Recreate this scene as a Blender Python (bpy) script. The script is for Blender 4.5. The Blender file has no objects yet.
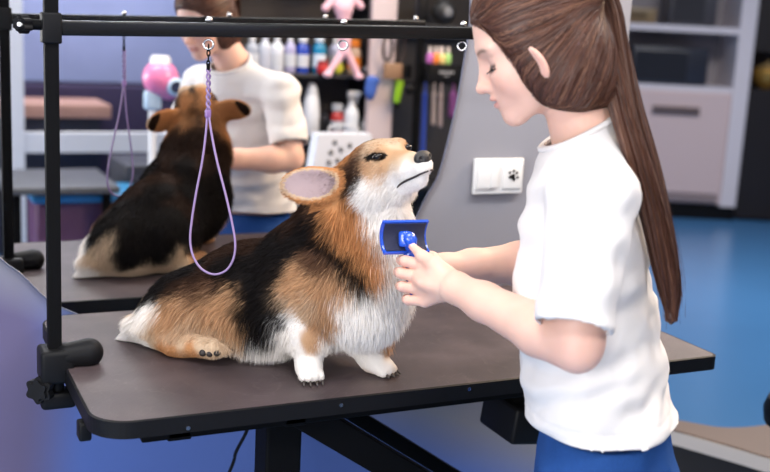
import bpy, bmesh, math, random, time
import numpy as np
from mathutils import Vector, Matrix
from mathutils.bvhtree import BVHTree
random.seed(7); RNG = np.random.default_rng(11)
T0 = time.time()
sc = bpy.context.scene
COL = sc.collection
# ------------------------------------------------------------------ camera
FPX, PIT, ROL, YAW = 1066.0, 0.200, 0.0517, 0.4482
CAM = np.array([0.0, 0.0, 1.47]); TZ = 0.85; MV = 2.209
cy, sy = math.cos(YAW), math.sin(YAW)
Rh = np.array([cy, -sy, 0.]); Fh_ = np.array([sy, cy, 0.]); Zu = np.array([0, 0, 1.])
CF = Fh_*math.cos(PIT) - Zu*math.sin(PIT)
_U = Zu*math.cos(PIT) + Fh_*math.sin(PIT)
CR = Rh*math.cos(ROL) + _U*math.sin(ROL)
CU = _U*math.cos(ROL) - Rh*math.sin(ROL)
def ray(x, y): return CF + CR*((x-385)/FPX) - CU*((y-236)/FPX)
def V(x, y, d): return CAM + ray(x, y)*d
def on(x, y, ax, val):
    r = ray(x, y); return CAM + r*((val-CAM[ax])/r[ax])
def mv(x, y, v):          # a point of the room seen in the wall mirror, standing at depth v
    r = ray(x, y)*np.array([1, -1, 1]); c = np.array([CAM[0], 2*MV-CAM[1], CAM[2]])
    return c + r*((v-c[1])/r[1])
cam_d = bpy.data.cameras.new('camera'); cam = bpy.data.objects.new('camera', cam_d); COL.objects.link(cam)
M = Matrix.Identity(4)
for i in range(3):
    M[i][0] = CR[i]; M[i][1] = CU[i]; M[i][2] = -CF[i]; M[i][3] = CAM[i]
cam.matrix_world = M
cam_d.sensor_width = 36; cam_d.lens = FPX/770*36; cam_d.clip_start = 0.05
cam_d.dof.use_dof = True; cam_d.dof.focus_distance = 1.86; cam_d.dof.aperture_fstop = 3.0
sc.camera = cam
sc.view_settings.view_transform = 'Standard'; sc.view_settings.look = 'None'
sc.view_settings.gamma = 1; sc.view_settings.use_curve_mapping = False; sc.view_settings.exposure = 0.0

# ------------------------------------------------------------------ materials
MATS = {}
def mat(name, col=(.5, .5, .5), rough=.5, metal=0, spec=.5, noise=0, nscale=20, bump=0, bscale=200, vcol=False,
        sss=0, emit=None, estr=0, trans=0, coat=0, sheen=0):
    if name in MATS: return MATS[name]
    m = bpy.data.materials.new(name); m.use_nodes = True; nt = m.node_tree; b = nt.nodes['Principled BSDF']
    b.inputs['Base Color'].default_value = (*col, 1); b.inputs['Roughness'].default_value = rough
    b.inputs['Metallic'].default_value = metal; b.inputs['Specular IOR Level'].default_value = spec
    if coat: b.inputs['Coat Weight'].default_value = coat
    if sheen: b.inputs['Sheen Weight'].default_value = sheen
    if trans: b.inputs['Transmission Weight'].default_value = trans
    if sss:
        b.inputs['Subsurface Weight'].default_value = sss; b.inputs['Subsurface Radius'].default_value = (.012, .005, .003)
        b.inputs['Subsurface Scale'].default_value = 1.0
    if emit: b.inputs['Emission Color'].default_value = (*emit, 1); b.inputs['Emission Strength'].default_value = estr
    src = None
    if vcol:
        a = nt.nodes.new('ShaderNodeAttribute'); a.attribute_name = 'Col'; src = a.outputs['Color']
    if noise:
        tc = nt.nodes.new('ShaderNodeTexCoord'); n = nt.nodes.new('ShaderNodeTexNoise'); n.inputs['Scale'].default_value = nscale
        n.inputs['Detail'].default_value = 4; nt.links.new(tc.outputs['Object'], n.inputs['Vector'])
        mr = nt.nodes.new('ShaderNodeMapRange'); mr.inputs['To Min'].default_value = 1-noise; mr.inputs['To Max'].default_value = 1+noise
        nt.links.new(n.outputs['Fac'], mr.inputs['Value'])
        mx = nt.nodes.new('ShaderNodeVectorMath'); mx.operation = 'SCALE'
        if src: nt.links.new(src, mx.inputs[0])
        else: mx.inputs[0].default_value = col
        nt.links.new(mr.outputs['Result'], mx.inputs['Scale']); src = mx.outputs['Vector']
    if src: nt.links.new(src, b.inputs['Base Color'])
    if bump:
        tc = nt.nodes.new('ShaderNodeTexCoord'); n = nt.nodes.new('ShaderNodeTexNoise'); n.inputs['Scale'].default_value = bscale
        nt.links.new(tc.outputs['Object'], n.inputs['Vector'])
        bp = nt.nodes.new('ShaderNodeBump'); bp.inputs['Strength'].default_value = bump; bp.inputs['Distance'].default_value = .002
        nt.links.new(n.outputs['Fac'], bp.inputs['Height']); nt.links.new(bp.outputs['Normal'], b.inputs['Normal'])
    MATS[name] = m; return m

# ------------------------------------------------------------------ mesh builders
class MB:
    def __init__(s): s.v = []; s.f = []; s.c = []
    def add(s, v, f):
        o = len(s.v); s.v += [tuple(map(float, p)) for p in v]; s.f += [tuple(i+o for i in q) for q in f]; return s
    def box(s, c, size, R=None, bev=0.0):
        c = np.array(c, float); h = np.array(size, float)/2
        if bev <= 0:
            v = [np.array([x, y, z])*h for x in (-1, 1) for y in (-1, 1) for z in (-1, 1)]
            f = [(0, 1, 3, 2), (4, 6, 7, 5), (0, 4, 5, 1), (2, 3, 7, 6), (0, 2, 6, 4), (1, 5, 7, 3)]
        else:
            bm = bmesh.new(); bmesh.ops.create_cube(bm, size=2)
            for q in bm.verts: q.co = Vector((q.co.x*h[0], q.co.y*h[1], q.co.z*h[2]))
            bmesh.ops.bevel(bm, geom=bm.edges[:], offset=min(bev, min(h)*.95), segments=3, affect='EDGES', profile=.5)
            bm.verts.index_update(); v = [np.array(q.co) for q in bm.verts]; f = [[w.index for w in q.verts] for q in bm.faces]; bm.free()
        if R is not None: v = [R @ p for p in v]
        return s.add([p+c for p in v], f)
    def tube(s, pts, r, n=10, cap=True, close=False):
        pts = [np.array(p, float) for p in pts]; m = len(pts)
        rr = r if hasattr(r, '__len__') else [r]*m
        v = []; prev = None
        for i, p in enumerate(pts):
            if close: t = pts[(i+1) % m]-pts[i-1]
            else: t = pts[min(i+1, m-1)]-pts[max(i-1, 0)]
            t = t/(np.linalg.norm(t)+1e-12)
            if prev is None:
                a = np.array([0, 0, 1.]) if abs(t[2]) < .9 else np.array([1., 0, 0])
                u = np.cross(t, a)
            else: u = prev - t*(prev@t)
            u /= np.linalg.norm(u); prev = u; w = np.cross(t, u)
            v += [p+rr[i]*(u*math.cos(2*math.pi*k/n)+w*math.sin(2*math.pi*k/n)) for k in range(n)]
        f = []
        for i in range(m if close else m-1):
            j = (i+1) % m
            f += [(i*n+k, i*n+(k+1) % n, j*n+(k+1) % n, j*n+k) for k in range(n)]
        if cap and not close: f += [tuple(range(n))[::-1], tuple((m-1)*n+k for k in range(n))]
        return s.add(v, f)
    def cyl(s, a, b, r, r2=None, n=20): return s.tube([a, b], [r, r if r2 is None else r2], n)
    def lathe(s, base, prof, n=20, axis=None):    # prof: (radius, height)
        R = np.eye(3)
        if axis is not None: R = frame(axis)
        v = []; base = np.array(base, float)
        for r, h in prof: v += [base+R @ np.array([r*math.cos(2*math.pi*k/n), r*math.sin(2*math.pi*k/n), h]) for k in range(n)]
        f = [(i*n+k, i*n+(k+1) % n, (i+1)*n+(k+1) % n, (i+1)*n+k) for i in range(len(prof)-1) for k in range(n)]
        f += [tuple(range(n))[::-1], tuple((len(prof)-1)*n+k for k in range(n))]
        return s.add(v, f)
    def ell(s, c, r, R=None, n=16, m=10):
        v = []; c = np.array(c, float)
        for i in range(m+1):
            th = math.pi*i/m
            for k in range(n):
                p = np.array([math.sin(th)*math.cos(2*math.pi*k/n), math.sin(th)*math.sin(2*math.pi*k/n), math.cos(th)])*np.array(r)
                v.append((R @ p if R is not None else p)+c)
        f = [(i*n+k, (i+1)*n+k, (i+1)*n+(k+1) % n, i*n+(k+1) % n) for i in range(m) for k in range(n)]
        return s.add(v, f)
    def prism(s, poly, z0, z1, R=None, o=(0, 0, 0)):   # polygon in local xy extruded along local z
        n = len(poly); v = [np.array([x, y, z0]) for x, y in poly]+[np.array([x, y, z1]) for x, y in poly]
        if R is not None: v = [R @ p for p in v]
        v = [p+np.array(o, float) for p in v]
        f = [tuple(range(n))[::-1], tuple(range(n, 2*n))]+[(i, (i+1) % n, n+(i+1) % n, n+i) for i in range(n)]
        return s.add(v, f)
    def build(s, name, m, parent=None, smooth=False, loc=None):
        me = bpy.data.meshes.new(name); me.from_pydata(s.v, [], s.f); me.validate(clean_customdata=False)
        bm = bmesh.new(); bm.from_mesh(me); bmesh.ops.remove_doubles(bm, verts=bm.verts[:], dist=1e-6)
        bmesh.ops.recalc_face_normals(bm, faces=bm.faces[:]); bm.to_mesh(me); bm.free()
        return link(name, me, m, parent, smooth, loc)
def link(name, me, m, parent=None, smooth=False, loc=None):
    for mm in (m if isinstance(m, (list, tuple)) else [m]): me.materials.append(mm)
    o = bpy.data.objects.new(name, me); COL.objects.link(o)
    if smooth:
        me.polygons.foreach_set('use_smooth', [True]*len(me.polygons))
        if smooth == 'auto':
            bm = bmesh.new(); bm.from_mesh(me)
            for e in bm.edges:
                if len(e.link_faces) == 2 and e.calc_face_angle(0) > .7: e.smooth = False
            bm.to_mesh(me); bm.free()
    if parent is None and loc is None:
        n = len(me.vertices)
        co = np.empty(n*3, np.float32); me.vertices.foreach_get('co', co); co = co.reshape(-1, 3)
        loc = np.array([(co[:, 0].min()+co[:, 0].max())/2, (co[:, 1].min()+co[:, 1].max())/2, co[:, 2].min()])
    if parent is not None: loc = np.array(parent['_o']) if '_o' in parent else np.zeros(3)
    if loc is not None:
        loc = np.array(loc, float); me.transform(Matrix.Translation(Vector(-loc)))
        if parent is None: o.location = Vector(loc)
        o['_o'] = [float(x) for x in loc]
    if parent is not None: o.parent = parent
    return o
def frame(z, x=None):
    z = np.array(z, float); z /= np.linalg.norm(z)
    a = np.array(x, float) if x is not None else (np.array([0, 0, 1.]) if abs(z[2]) < .9 else np.array([1., 0, 0]))
    xx = a - z*(a@z); xx /= np.linalg.norm(xx)
    return np.column_stack([xx, np.cross(z, xx), z])
def tag(o, label, cat, group=None):
    o['label'] = label; o['category'] = cat
    if group: o['group'] = group
    return o
def thing(name, label, cat, loc, group=None):
    o = bpy.data.objects.new(name, None); COL.objects.link(o); o.location = Vector(np.array(loc, float)); o.empty_display_size = .05
    o['_o'] = [float(x) for x in loc]; return tag(o, label, cat, group)
def struct(o): o['kind'] = 'structure'; return o
def spline(pts, n):
    P = np.array(pts, float); m = len(P); out = []
    for t in np.linspace(0, m-1, n):
        i = min(int(t), m-2); u = t-i
        p0, p1, p2, p3 = P[max(i-1, 0)], P[i], P[i+1], P[min(i+2, m-1)]
        out.append(.5*((2*p1)+(-p0+p2)*u+(2*p0-5*p1+4*p2-p3)*u*u+(-p0+3*p1-3*p2+p3)*u**3))
    return np.array(out)
def cspline(pts, n):
    P = np.array(pts, float); m = len(P); out = []
    for t in np.arange(n)*m/n:
        i = int(t); u = t-i
        p0, p1, p2, p3 = P[i-1], P[i], P[(i+1) % m], P[(i+2) % m]
        out.append(.5*((2*p1)+(-p0+p2)*u+(2*p0-5*p1+4*p2-p3)*u*u+(-p0+3*p1-3*p2+p3)*u**3))
    return np.array(out)

# ------------------------------------------------------------------ smooth solid modelling
def vnoise(P, f, seed=0):
    Q = P*f + seed*17.31; I = np.floor(Q).astype(np.int64); t = Q-I; t = t*t*(3-2*t); r = 0
    for dx in (0, 1):
        for dy in (0, 1):
            for dz in (0, 1):
                h = ((I[:, 0]+dx)*73856093) ^ ((I[:, 1]+dy)*19349663) ^ ((I[:, 2]+dz)*83492791)
                h = (h*2654435761) & 0xffffffff; h = ((h >> 13) ^ h)*1274126177 & 0xffffffff
                w = (t[:, 0] if dx else 1-t[:, 0])*(t[:, 1] if dy else 1-t[:, 1])*(t[:, 2] if dz else 1-t[:, 2])
                r = r+w*(h/0xffffffff)
    return r*2-1
class Sdf:
    def __init__(s): s.ops = []; s.post = None
    def cone(s, a, b, ra, rb, k=.02, A=None, mode='u'):
        s.ops.append(('c', np.array(a, float), np.array(b, float), ra, rb, k, A, mode)); return s
    def ell(s, c, r, R=None, k=.02, mode='u'):
        s.ops.append(('e', np.array(c, float), np.array(r, float), None, None, k, np.eye(3) if R is None else np.array(R), mode)); return s
    def clip(s, a, b, ra, rb, p, n, k=.02):
        s.ops.append(('c', np.array(a, float), np.array(b, float), ra, rb, k, None, ('u', np.array(p), np.array(n)))); return s
    def chain(s, pts, rs, k=.02, A=None):
        for i in range(len(pts)-1): s.cone(pts[i], pts[i+1], rs[i], rs[i+1], k, A)
        return s
    @staticmethod
    def d(op, P):
        if op[0] == 'c':
            _, a, b, ra, rb, k, A, _m = op
            if A is not None: a = A@a; b = A@b; P = P@A.T
            ab = b-a; L = ab@ab
            t = np.clip(((P-a)@ab)/max(L, 1e-12), 0, 1)
            dd = np.linalg.norm(P-a-t[:, None]*ab, axis=1)-(ra+(rb-ra)*t)
            return np.maximum(dd, (P-_m[1])@_m[2]) if isinstance(_m, tuple) else dd
        _, c, r, _a, _b, k, R, _m = op
        q = (P-c)@R; k0 = np.linalg.norm(q/r, axis=1); k1 = np.linalg.norm(q/(r*r), axis=1)
        return np.where(k1 > 1e-9, k0*(k0-1)/np.maximum(k1, 1e-9), -r.min())
    @staticmethod
    def comb(F, d, k, mode):
        if mode == 's':
            d = -d; h = np.maximum(k-np.abs(F-d), 0)/k; return np.maximum(F, d)+h*h*k*.25
        h = np.maximum(k-np.abs(F-d), 0)/k; return np.minimum(F, d)-h*h*k*.25
    def __call__(s, P):
        F = np.full(len(P), 1.)
        for op in s.ops: F = s.comb(F, s.d(op, P), op[5], op[7])
        if s.post: F = s.post(P, F)
        return F
    def grad(s, P, e=1e-3):
        g = np.stack([s(P+np.eye(3)[i]*e)-s(P-np.eye(3)[i]*e) for i in range(3)], 1)
        return g/(np.linalg.norm(g, axis=1)[:, None]+1e-12)
    def bbox(s):
        lo = np.full(3, 9.); hi = np.full(3, -9.)
        for op in s.ops:
            if op[7] == 's': continue
            for p, r in (((op[1], op[3]*(2 if op[6] is not None else 1)), (op[2], op[4]*(2 if op[6] is not None else 1))) if op[0] == 'c' else ((op[1], op[2].max()),)):
                lo = np.minimum(lo, p-r); hi = np.maximum(hi, p+r)
        return lo-.02, hi+.02
    def project(s, P, off=0., it=6):
        P = np.array(P, float)
        for _ in range(it): P = P-s.grad(P)*(s(P)-off)[:, None]
        return P
    def mesh(s, h, lo=None, hi=None):
        a, b = s.bbox(); lo = a if lo is None else np.maximum(a, lo); hi = b if hi is None else np.minimum(b, hi)
        lo = np.floor(lo/h)*h
        n = np.ceil((hi-lo)/h).astype(int)+1
        F = np.full(n, 1., np.float32)
        ax = [lo[i]+h*np.arange(n[i]) for i in range(3)]
        for op in s.ops:
            if op[0] == 'c':
                f = 2 if op[6] is not None else 1
                l = np.minimum(op[1]-op[3]*f, op[2]-op[4]*f); u = np.maximum(op[1]+op[3]*f, op[2]+op[4]*f)
            else: l = op[1]-op[2].max(); u = op[1]+op[2].max()
            mg = op[5]+3*h
            i0 = np.maximum(np.floor((l-mg-lo)/h).astype(int), 0); i1 = np.minimum(np.ceil((u+mg-lo)/h).astype(int)+1, n)
            if (i1 <= i0).any(): continue
            sl = tuple(slice(i0[i], i1[i]) for i in range(3))
            X, Y, Z = np.meshgrid(ax[0][sl[0]], ax[1][sl[1]], ax[2][sl[2]], indexing='ij')
            P = np.stack([X.ravel(), Y.ravel(), Z.ravel()], 1)
            F[sl] = s.comb(F[sl].ravel(), s.d(op, P), op[5], op[7]).reshape(X.shape)
        if s.post:
            idx = np.nonzero(np.abs(F) < .08); P = np.stack([ax[i][idx[i]] for i in range(3)], 1); F[idx] = s.post(P, F[idx])
        ins = F < 0
        c = [ins[:-1, :-1, :-1], ins[1:, :-1, :-1], ins[:-1, 1:, :-1], ins[:-1, :-1, 1:], ins[1:, 1:, :-1], ins[1:, :-1, 1:], ins[:-1, 1:, 1:], ins[1:, 1:, 1:]]
        cnt = sum(q.astype(np.int8) for q in c); act = (cnt > 0) & (cnt < 8); I = np.argwhere(act)
        vid = np.full(act.shape, -1, np.int32); vid[act] = np.arange(len(I))
        acc = np.zeros((len(I), 3)); num = np.zeros(len(I))
        cor = np.array([(x, y, z) for x in (0, 1) for y in (0, 1) for z in (0, 1)])
        for A in range(8):
            for B in range(A+1, 8):
                if np.abs(cor[A]-cor[B]).sum() != 1: continue
                fa = F[tuple((I+cor[A]).T)]; fb = F[tuple((I+cor[B]).T)]; m = (fa < 0) != (fb < 0)
                t = np.where(m, fa/np.where(m, fa-fb, 1), 0)
                acc += m[:, None]*(cor[A]+t[:, None]*(cor[B]-cor[A])); num += m
        verts = lo+h*(I+acc/num[:, None])
        quads = []
        for ax_ in range(3):
            b_, c_ = (ax_+1) % 3, (ax_+2) % 3
            s0 = [slice(None)]*3; s1 = [slice(None)]*3; s0[ax_] = slice(0, -1); s1[ax_] = slice(1, None)
            a0 = ins[tuple(s0)]; a1 = ins[tuple(s1)]; E_ = np.argwhere(a0 != a1)
            E_ = E_[(E_[:, b_] > 0) & (E_[:, c_] > 0) & (E_[:, b_] < n[b_]-1) & (E_[:, c_] < n[c_]-1)]
            if len(E_) == 0: continue
            fl = a0[tuple(E_.T)]
            def g(db, dc):
                q = E_.copy(); q[:, b_] -= db; q[:, c_] -= dc; return vid[tuple(q.T)]
            Q = np.stack([g(1, 1), g(0, 1), g(0, 0), g(1, 0)], 1); Q[~fl] = Q[~fl][:, ::-1]; quads.append(Q)
        return verts, np.concatenate(quads)
def vnormals(v, q):
    fn = np.cross(v[q[:, 2]]-v[q[:, 0]], v[q[:, 3]]-v[q[:, 1]]); n = np.zeros_like(v)
    for i in range(4): np.add.at(n, q[:, i], fn)
    return n/(np.linalg.norm(n, axis=1)[:, None]+1e-12)
def smooth_mesh(v, q, it=2, lam=.5):
    for _ in range(it):
        a = np.zeros_like(v); c = np.zeros(len(v))
        for i in range(4):
            j = q[:, (i+1) % 4]; np.add.at(a, q[:, i], v[j]); np.add.at(c, q[:, i], 1)
            np.add.at(a, j, v[q[:, i]]); np.add.at(c, j, 1)
        v = v+lam*(a/np.maximum(c, 1)[:, None]-v)
    return v
def raw_mesh(name, verts, quads, tris=None, col=None, mats=None, fmat=None, parent=None, smooth=True, loc=None):
    me = bpy.data.meshes.new(name); nq = len(quads); nt = 0 if tris is None else len(tris)
    me.vertices.add(len(verts)); me.vertices.foreach_set('co', np.asarray(verts, np.float32).ravel())
    L = np.concatenate([np.asarray(quads).ravel()]+([np.asarray(tris).ravel()] if nt else [])).astype(np.int32)
    me.loops.add(len(L)); me.loops.foreach_set('vertex_index', L)
    st = np.concatenate([np.arange(nq)*4, nq*4+np.arange(nt)*3]).astype(np.int32)
    me.polygons.add(nq+nt); me.polygons.foreach_set('loop_start', st)
    me.update(calc_edges=True)
    if col is not None:
        a = me.color_attributes.new('Col', 'FLOAT_COLOR', 'POINT')
        a.data.foreach_set('color', np.concatenate([col, np.ones((len(col), 1))], 1).astype(np.float32).ravel())
    o = link(name, me, mats, parent, False, loc)
    if fmat is not None: me.polygons.foreach_set('material_index', np.asarray(fmat, np.int32))
    if smooth: me.polygons.foreach_set('use_smooth', [True]*len(me.polygons))
    return o
def strands(P, W, C, Nrm=None):
    """P: (N,K,3) centre lines, W: (N,K) half widths, C: (N,3). Flat tapered hairs."""
    N, K = P.shape[:2]
    d = P[:, 1:]-P[:, :-1]; d = np.concatenate([d, d[:, -1:]], 1)
    d /= np.linalg.norm(d, axis=2)[..., None]+1e-9
    s = np.cross(d, RNG.normal(size=(N, 1, 3)) if Nrm is None else Nrm+.45*RNG.normal(size=(N, 1, 3))); s /= np.linalg.norm(s, axis=2)[..., None]+1e-9
    A = P-s*W[..., None]; B = P+s*W[..., None]
    v = np.stack([A, B], 2).reshape(-1, 3)
    i = np.arange(N)[:, None]*2*K+np.arange(K-1)[None, :]*2
    q = np.stack([i, i+1, i+3, i+2], 2).reshape(-1, 4)
    return v, q, np.repeat(C, 2*K, 0)
# ================================================================== THE ROOM
def wall_material():
    m = mat('painted wall', (.36, .36, .41), .55); nt = m.node_tree; b = nt.nodes['Principled BSDF']
    tc = nt.nodes.new('ShaderNodeTexCoord'); sx = nt.nodes.new('ShaderNodeSeparateXYZ'); nt.links.new(tc.outputs['Object'], sx.inputs[0])
    n = nt.nodes.new('ShaderNodeTexNoise'); n.inputs['Scale'].default_value = 2.0; n.inputs['Detail'].default_value = 1
    nt.links.new(tc.outputs['Object'], n.inputs['Vector'])
    def mth(op, a, b_):
        q = nt.nodes.new('ShaderNodeMath'); q.operation = op
        for k, w in enumerate((a, b_)):
            if isinstance(w, (int, float)): q.inputs[k].default_value = w
            else: nt.links.new(w, q.inputs[k])
        return q.outputs[0]
    # grey above, a blue area low on the wall with a slanting upper edge, mauve at its left
    ux = mth('ADD', sx.outputs['X'], mth('MULTIPLY', n.outputs['Fac'], .16))
    ramp = nt.nodes.new('ShaderNodeValToRGB'); e = ramp.color_ramp.elements
    e[0].position = .0; e[0].color = (.125, .105, .20, 1); e[1].position = 1; e[1].color = (.10, .17, .48, 1)
    m2 = nt.nodes.new('ShaderNodeMapRange'); m2.inputs['From Min'].default_value = 1.30; m2.inputs['From Max'].default_value = 1.45; m2.interpolation_type = 'SMOOTHSTEP'
    nt.links.new(ux, m2.inputs['Value']); nt.links.new(m2.outputs['Result'], ramp.inputs['Fac'])
    zb_ = mth('ADD', sx.outputs['Z'], mth('MULTIPLY', sx.outputs['X'], .45))
    mr = nt.nodes.new('ShaderNodeMapRange'); mr.inputs['From Min'].default_value = 1.39; mr.inputs['From Max'].default_value = 1.52
    nt.links.new(zb_, mr.inputs['Value'])
    mx = nt.nodes.new('ShaderNodeMix'); mx.data_type = 'RGBA'; nt.links.new(mr.outputs['Result'], mx.inputs['Factor'])
    nt.links.new(ramp.outputs['Color'], mx.inputs['A']); mx.inputs['B'].default_value = (.285, .285, .325, 1)
    nt.links.new(mx.outputs['Result'], b.inputs['Base Color']); return m
M_grey = mat('dark grey wall', (.075, .075, .085), .7, noise=.15, nscale=2)
M_white = mat('white paint', (.8, .8, .8), .4)
M_blue_floor = mat('glossy blue floor', (.07, .21, .44), .25, noise=.12, nscale=1.2)
struct(MB().box((3, 2.5, -.05), (14, 15, .1)).build('floor', M_blue_floor, loc=(0, 0, -.1)))
struct(MB().box((3, 2.5, 2.95), (14, 15, .1)).build('ceiling', M_white))
struct(MB().box((-.9, MV+.06, 1.45), (5.24, .1, 2.9)).build('wall_front', wall_material(), loc=(-1.0, MV, 0)))
struct(MB().box((-3.55, 0, 1.45), (.1, 5, 2.9)).build('wall_left', M_white))
struct(MB().box((3, -3.05, 1.45), (14, .1, 2.9)).build('wall_rear', M_grey))
struct(MB().box((9.95, 2.5, 1.45), (.1, 14, 2.9)).build('wall_right', mat('pale wall', (.5, .48, .5), .7)))
struct(MB().box((3, 9.0, 1.45), (14, .1, 2.9)).build('wall_far', mat('far wall', (.12, .11, .12), .7)))

# round-ish wall mirror
t = thing('wall_mirror', 'large rounded frameless wall mirror behind the grooming table', 'mirror', (.75, MV, .7))
edge = [(.208, .962), (.248, .927), (.294, .876), (.344, .842), (.50, .775), (.72, .76), (.95, .83), (1.10, .95), (1.161, 1.06), (1.2, 1.14), (1.238, 1.35), (1.245, 1.55), (1.16, 1.85), (.9, 2.08), (.6, 2.12), (.25, 2.0), (.05, 1.75), (.0, 1.45), (.06, 1.18), (.13, 1.05)]
ec = cspline(edge, 140)
R_w = np.array([[1, 0, 0], [0, 0, 1], [0, 1, 0]], float)   # local xy -> world xz, local z -> world y
pm = MB(); pm.prism([tuple(p) for p in ec], 0, .004, R_w, (0, MV-.003, 0))
mir_m = mat('mirror silver', (.93, .93, .93), .0, metal=1)
pm.build('mirror_glass', mir_m, t)
pm = MB(); pm.tube([(p[0], MV-.002, p[1]) for p in ec], .0022, 8, close=True); pm.build('rim', mat('mirror edge', (.16, .17, .24), .3, metal=.5), t, smooth=True)

# double wall socket with a paw print sticker
c = on(497.5, 176, 1, MV); sw, sh = .139, .088
t = thing('wall_socket', 'white double light switch and socket plate with a black paw print, on the grey wall', 'switch', c-np.array([0, .012, 0]))
M_plast = mat('white plastic', (.82, .82, .82), .3)
MB().box(c+np.array([0, -.002, 0]), (sw, .012, sh), bev=.004).build('plate', M_plast, t, smooth='auto')
MB().box(c+np.array([-sw*.27, -.010, 0]), (sw*.36, .008, sh*.66), bev=.002).build('rocker', M_plast, t, smooth='auto')
MB().box(c+np.array([-sw*.12, -.011, 0]), (sw*.16, .009, sh*.62), bev=.002).build('rocker', M_plast, t, smooth='auto')
MB().box(c+np.array([sw*.26, -.0095, 0]), (sw*.38, .005, sh*.7), bev=.002).build('cover', M_plast, t, smooth='auto')
M_black = mat('black plastic', (.006, .006, .007), .5, spec=.15)
def paw(mb, c, s, R, th=.001):
    a = math.radians(-28)
    def T(x, y): return (x*math.cos(a)-y*math.sin(a), x*math.sin(a)+y*math.cos(a))
    pad = cspline([(0, .34), (.26, .12), (.5, -.28), (.3, -.42), (0, -.3), (-.3, -.42), (-.5, -.28), (-.26, .12)], 28)
    mb.prism([tuple(s*np.array(T(x, y))) for x, y in pad], 0, th, R, c)
    for x, y, w in ((-.62, .2, .14), (-.24, .6, .15), (.24, .6, .15), (.62, .2, .14)):
        mb.prism([tuple(s*np.array(T(x+w*math.cos(q), y+1.3*w*math.sin(q)))) for q in np.linspace(0, 2*math.pi, 14)[:-1]], 0, th, R, c)
pm = MB(); paw(pm, c+np.array([sw*.26, -.0135, 0]), .021, R_w); pm.build('paw_print', M_black, t)

# ================================================================== GROOMING TABLE
u0, u1, v0, v1 = .274, 1.493, 1.542, 2.159
def rrect(a, b, c_, d, r0_, n=12):
    out = []; k_ = .3*r0_; R4 = ((k_, b-k_, c_+k_, -90), (k_, b-k_, d-k_, 0), (r0_, a+r0_, d-r0_, 90), (r0_, a+r0_, c_+r0_, 180))
    for r, cx, cy_, q in R4:
        out += [(cx+r*math.cos(math.radians(q+90*i/n)), cy_+r*math.sin(math.radians(q+90*i/n))) for i in range(n+1)]
    return out
t = thing('grooming_table', 'black grooming table with textured rubber top that the corgi sits on', 'table', ((u0+u1)/2, (v0+v1)/2, 0))
M_steel = mat('black powder coat', (.004, .004, .0045), .6, spec=.07, bump=.1, bscale=600)
mt = mat('table rubber', (.06, .045, .048), .5, spec=.32); nt = mt.node_tree; b = nt.nodes['Principled BSDF']
tc = nt.nodes.new('ShaderNodeTexCoord'); mp = nt.nodes.new('ShaderNodeMapping'); mp.inputs['Rotation'].default_value[2] = .785
ck = nt.nodes.new('ShaderNodeTexVoronoi'); ck.inputs['Scale'].default_value = 190; ck.inputs['Randomness'].default_value = 0
nt.links.new(tc.outputs['Object'], mp.inputs[0]); nt.links.new(mp.outputs[0], ck.inputs['Vector'])
bp = nt.nodes.new('ShaderNodeBump'); bp.inputs['Strength'].default_value = .5; bp.inputs['Distance'].default_value = .001
nt.links.new(ck.outputs['Distance'], bp.inputs['Height']); nt.links.new(bp.outputs['Normal'], b.inputs['Normal'])
nz = nt.nodes.new('ShaderNodeTexNoise'); nz.inputs['Scale'].default_value = 9; nz.inputs['Detail'].default_value = 6; nt.links.new(tc.outputs['Object'], nz.inputs['Vector'])
rp = nt.nodes.new('ShaderNodeValToRGB'); rp.color_ramp.elements[0].position = .35; rp.color_ramp.elements[0].color = (.038, .027, .029, 1)
rp.color_ramp.elements[1].position = .7; rp.color_ramp.elements[1].color = (.070, .050, .052, 1)
nt.links.new(nz.outputs['Fac'], rp.inputs['Fac'])
m3 = nt.nodes.new('ShaderNodeMapRange'); m3.inputs['From Min'].default_value = .15; m3.inputs['From Max'].default_value = .6; m3.inputs['To Min'].default_value = .30; m3.inputs['To Max'].default_value = 1.15; nt.links.new(ck.outputs['Distance'], m3.inputs['Value'])
v3 = nt.nodes.new('ShaderNodeVectorMath'); v3.operation = 'SCALE'; nt.links.new(rp.outputs['Color'], v3.inputs[0]); nt.links.new(m3.outputs['Result'], v3.inputs['Scale']); nt.links.new(v3.outputs['Vector'], b.inputs['Base Color'])
# fine pale scratches
wv_ = nt.nodes.new('ShaderNodeTexNoise'); wv_.inputs['Scale'].default_value = 5; wv_.inputs['Detail'].default_value = 8; wv_.inputs['Distortion'].default_value = 3; nt.links.new(tc.outputs['Object'], wv_.inputs['Vector'])
m4 = nt.nodes.new('ShaderNodeMapRange'); m4.inputs['From Min'].default_value = .495; m4.inputs['From Max'].default_value = .505; nt.links.new(wv_.outputs['Fac'], m4.inputs['Value'])
p4_ = nt.nodes.new('ShaderNodeMath'); p4_.operation = 'PINGPONG'; p4_.inputs[1].default_value = .5; nt.links.new(m4.outputs['Result'], p4_.inputs[0])
mm = nt.nodes.new('ShaderNodeMix'); mm.data_type = 'RGBA'; nt.links.new(p4_.outputs[0], mm.inputs['Factor']); nt.links.new(v3.outputs['Vector'], mm.inputs['A']); mm.inputs['B'].default_value = (.14, .11, .11, 1); nt.links.new(mm.outputs['Result'], b.inputs['Base Color'])
pm = MB(); pm.prism(rrect(u0+.004, u1-.004, v0+.004, v1-.004, .06), TZ-.02, TZ); pm.build('tabletop', mt, t)
rr = rrect(u0, u1, v0, v1, .063)
pm = MB(); n = len(rr); inner = rrect(u0+.004, u1-.004, v0+.004, v1-.004, .06)
vv = [(x, y, TZ-.028) for x, y in rr]+[(x, y, TZ-.001) for x, y in rr]+[(x, y, TZ+.0005) for x, y in inner]+[(x, y, TZ-.028) for x, y in inner]
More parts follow.
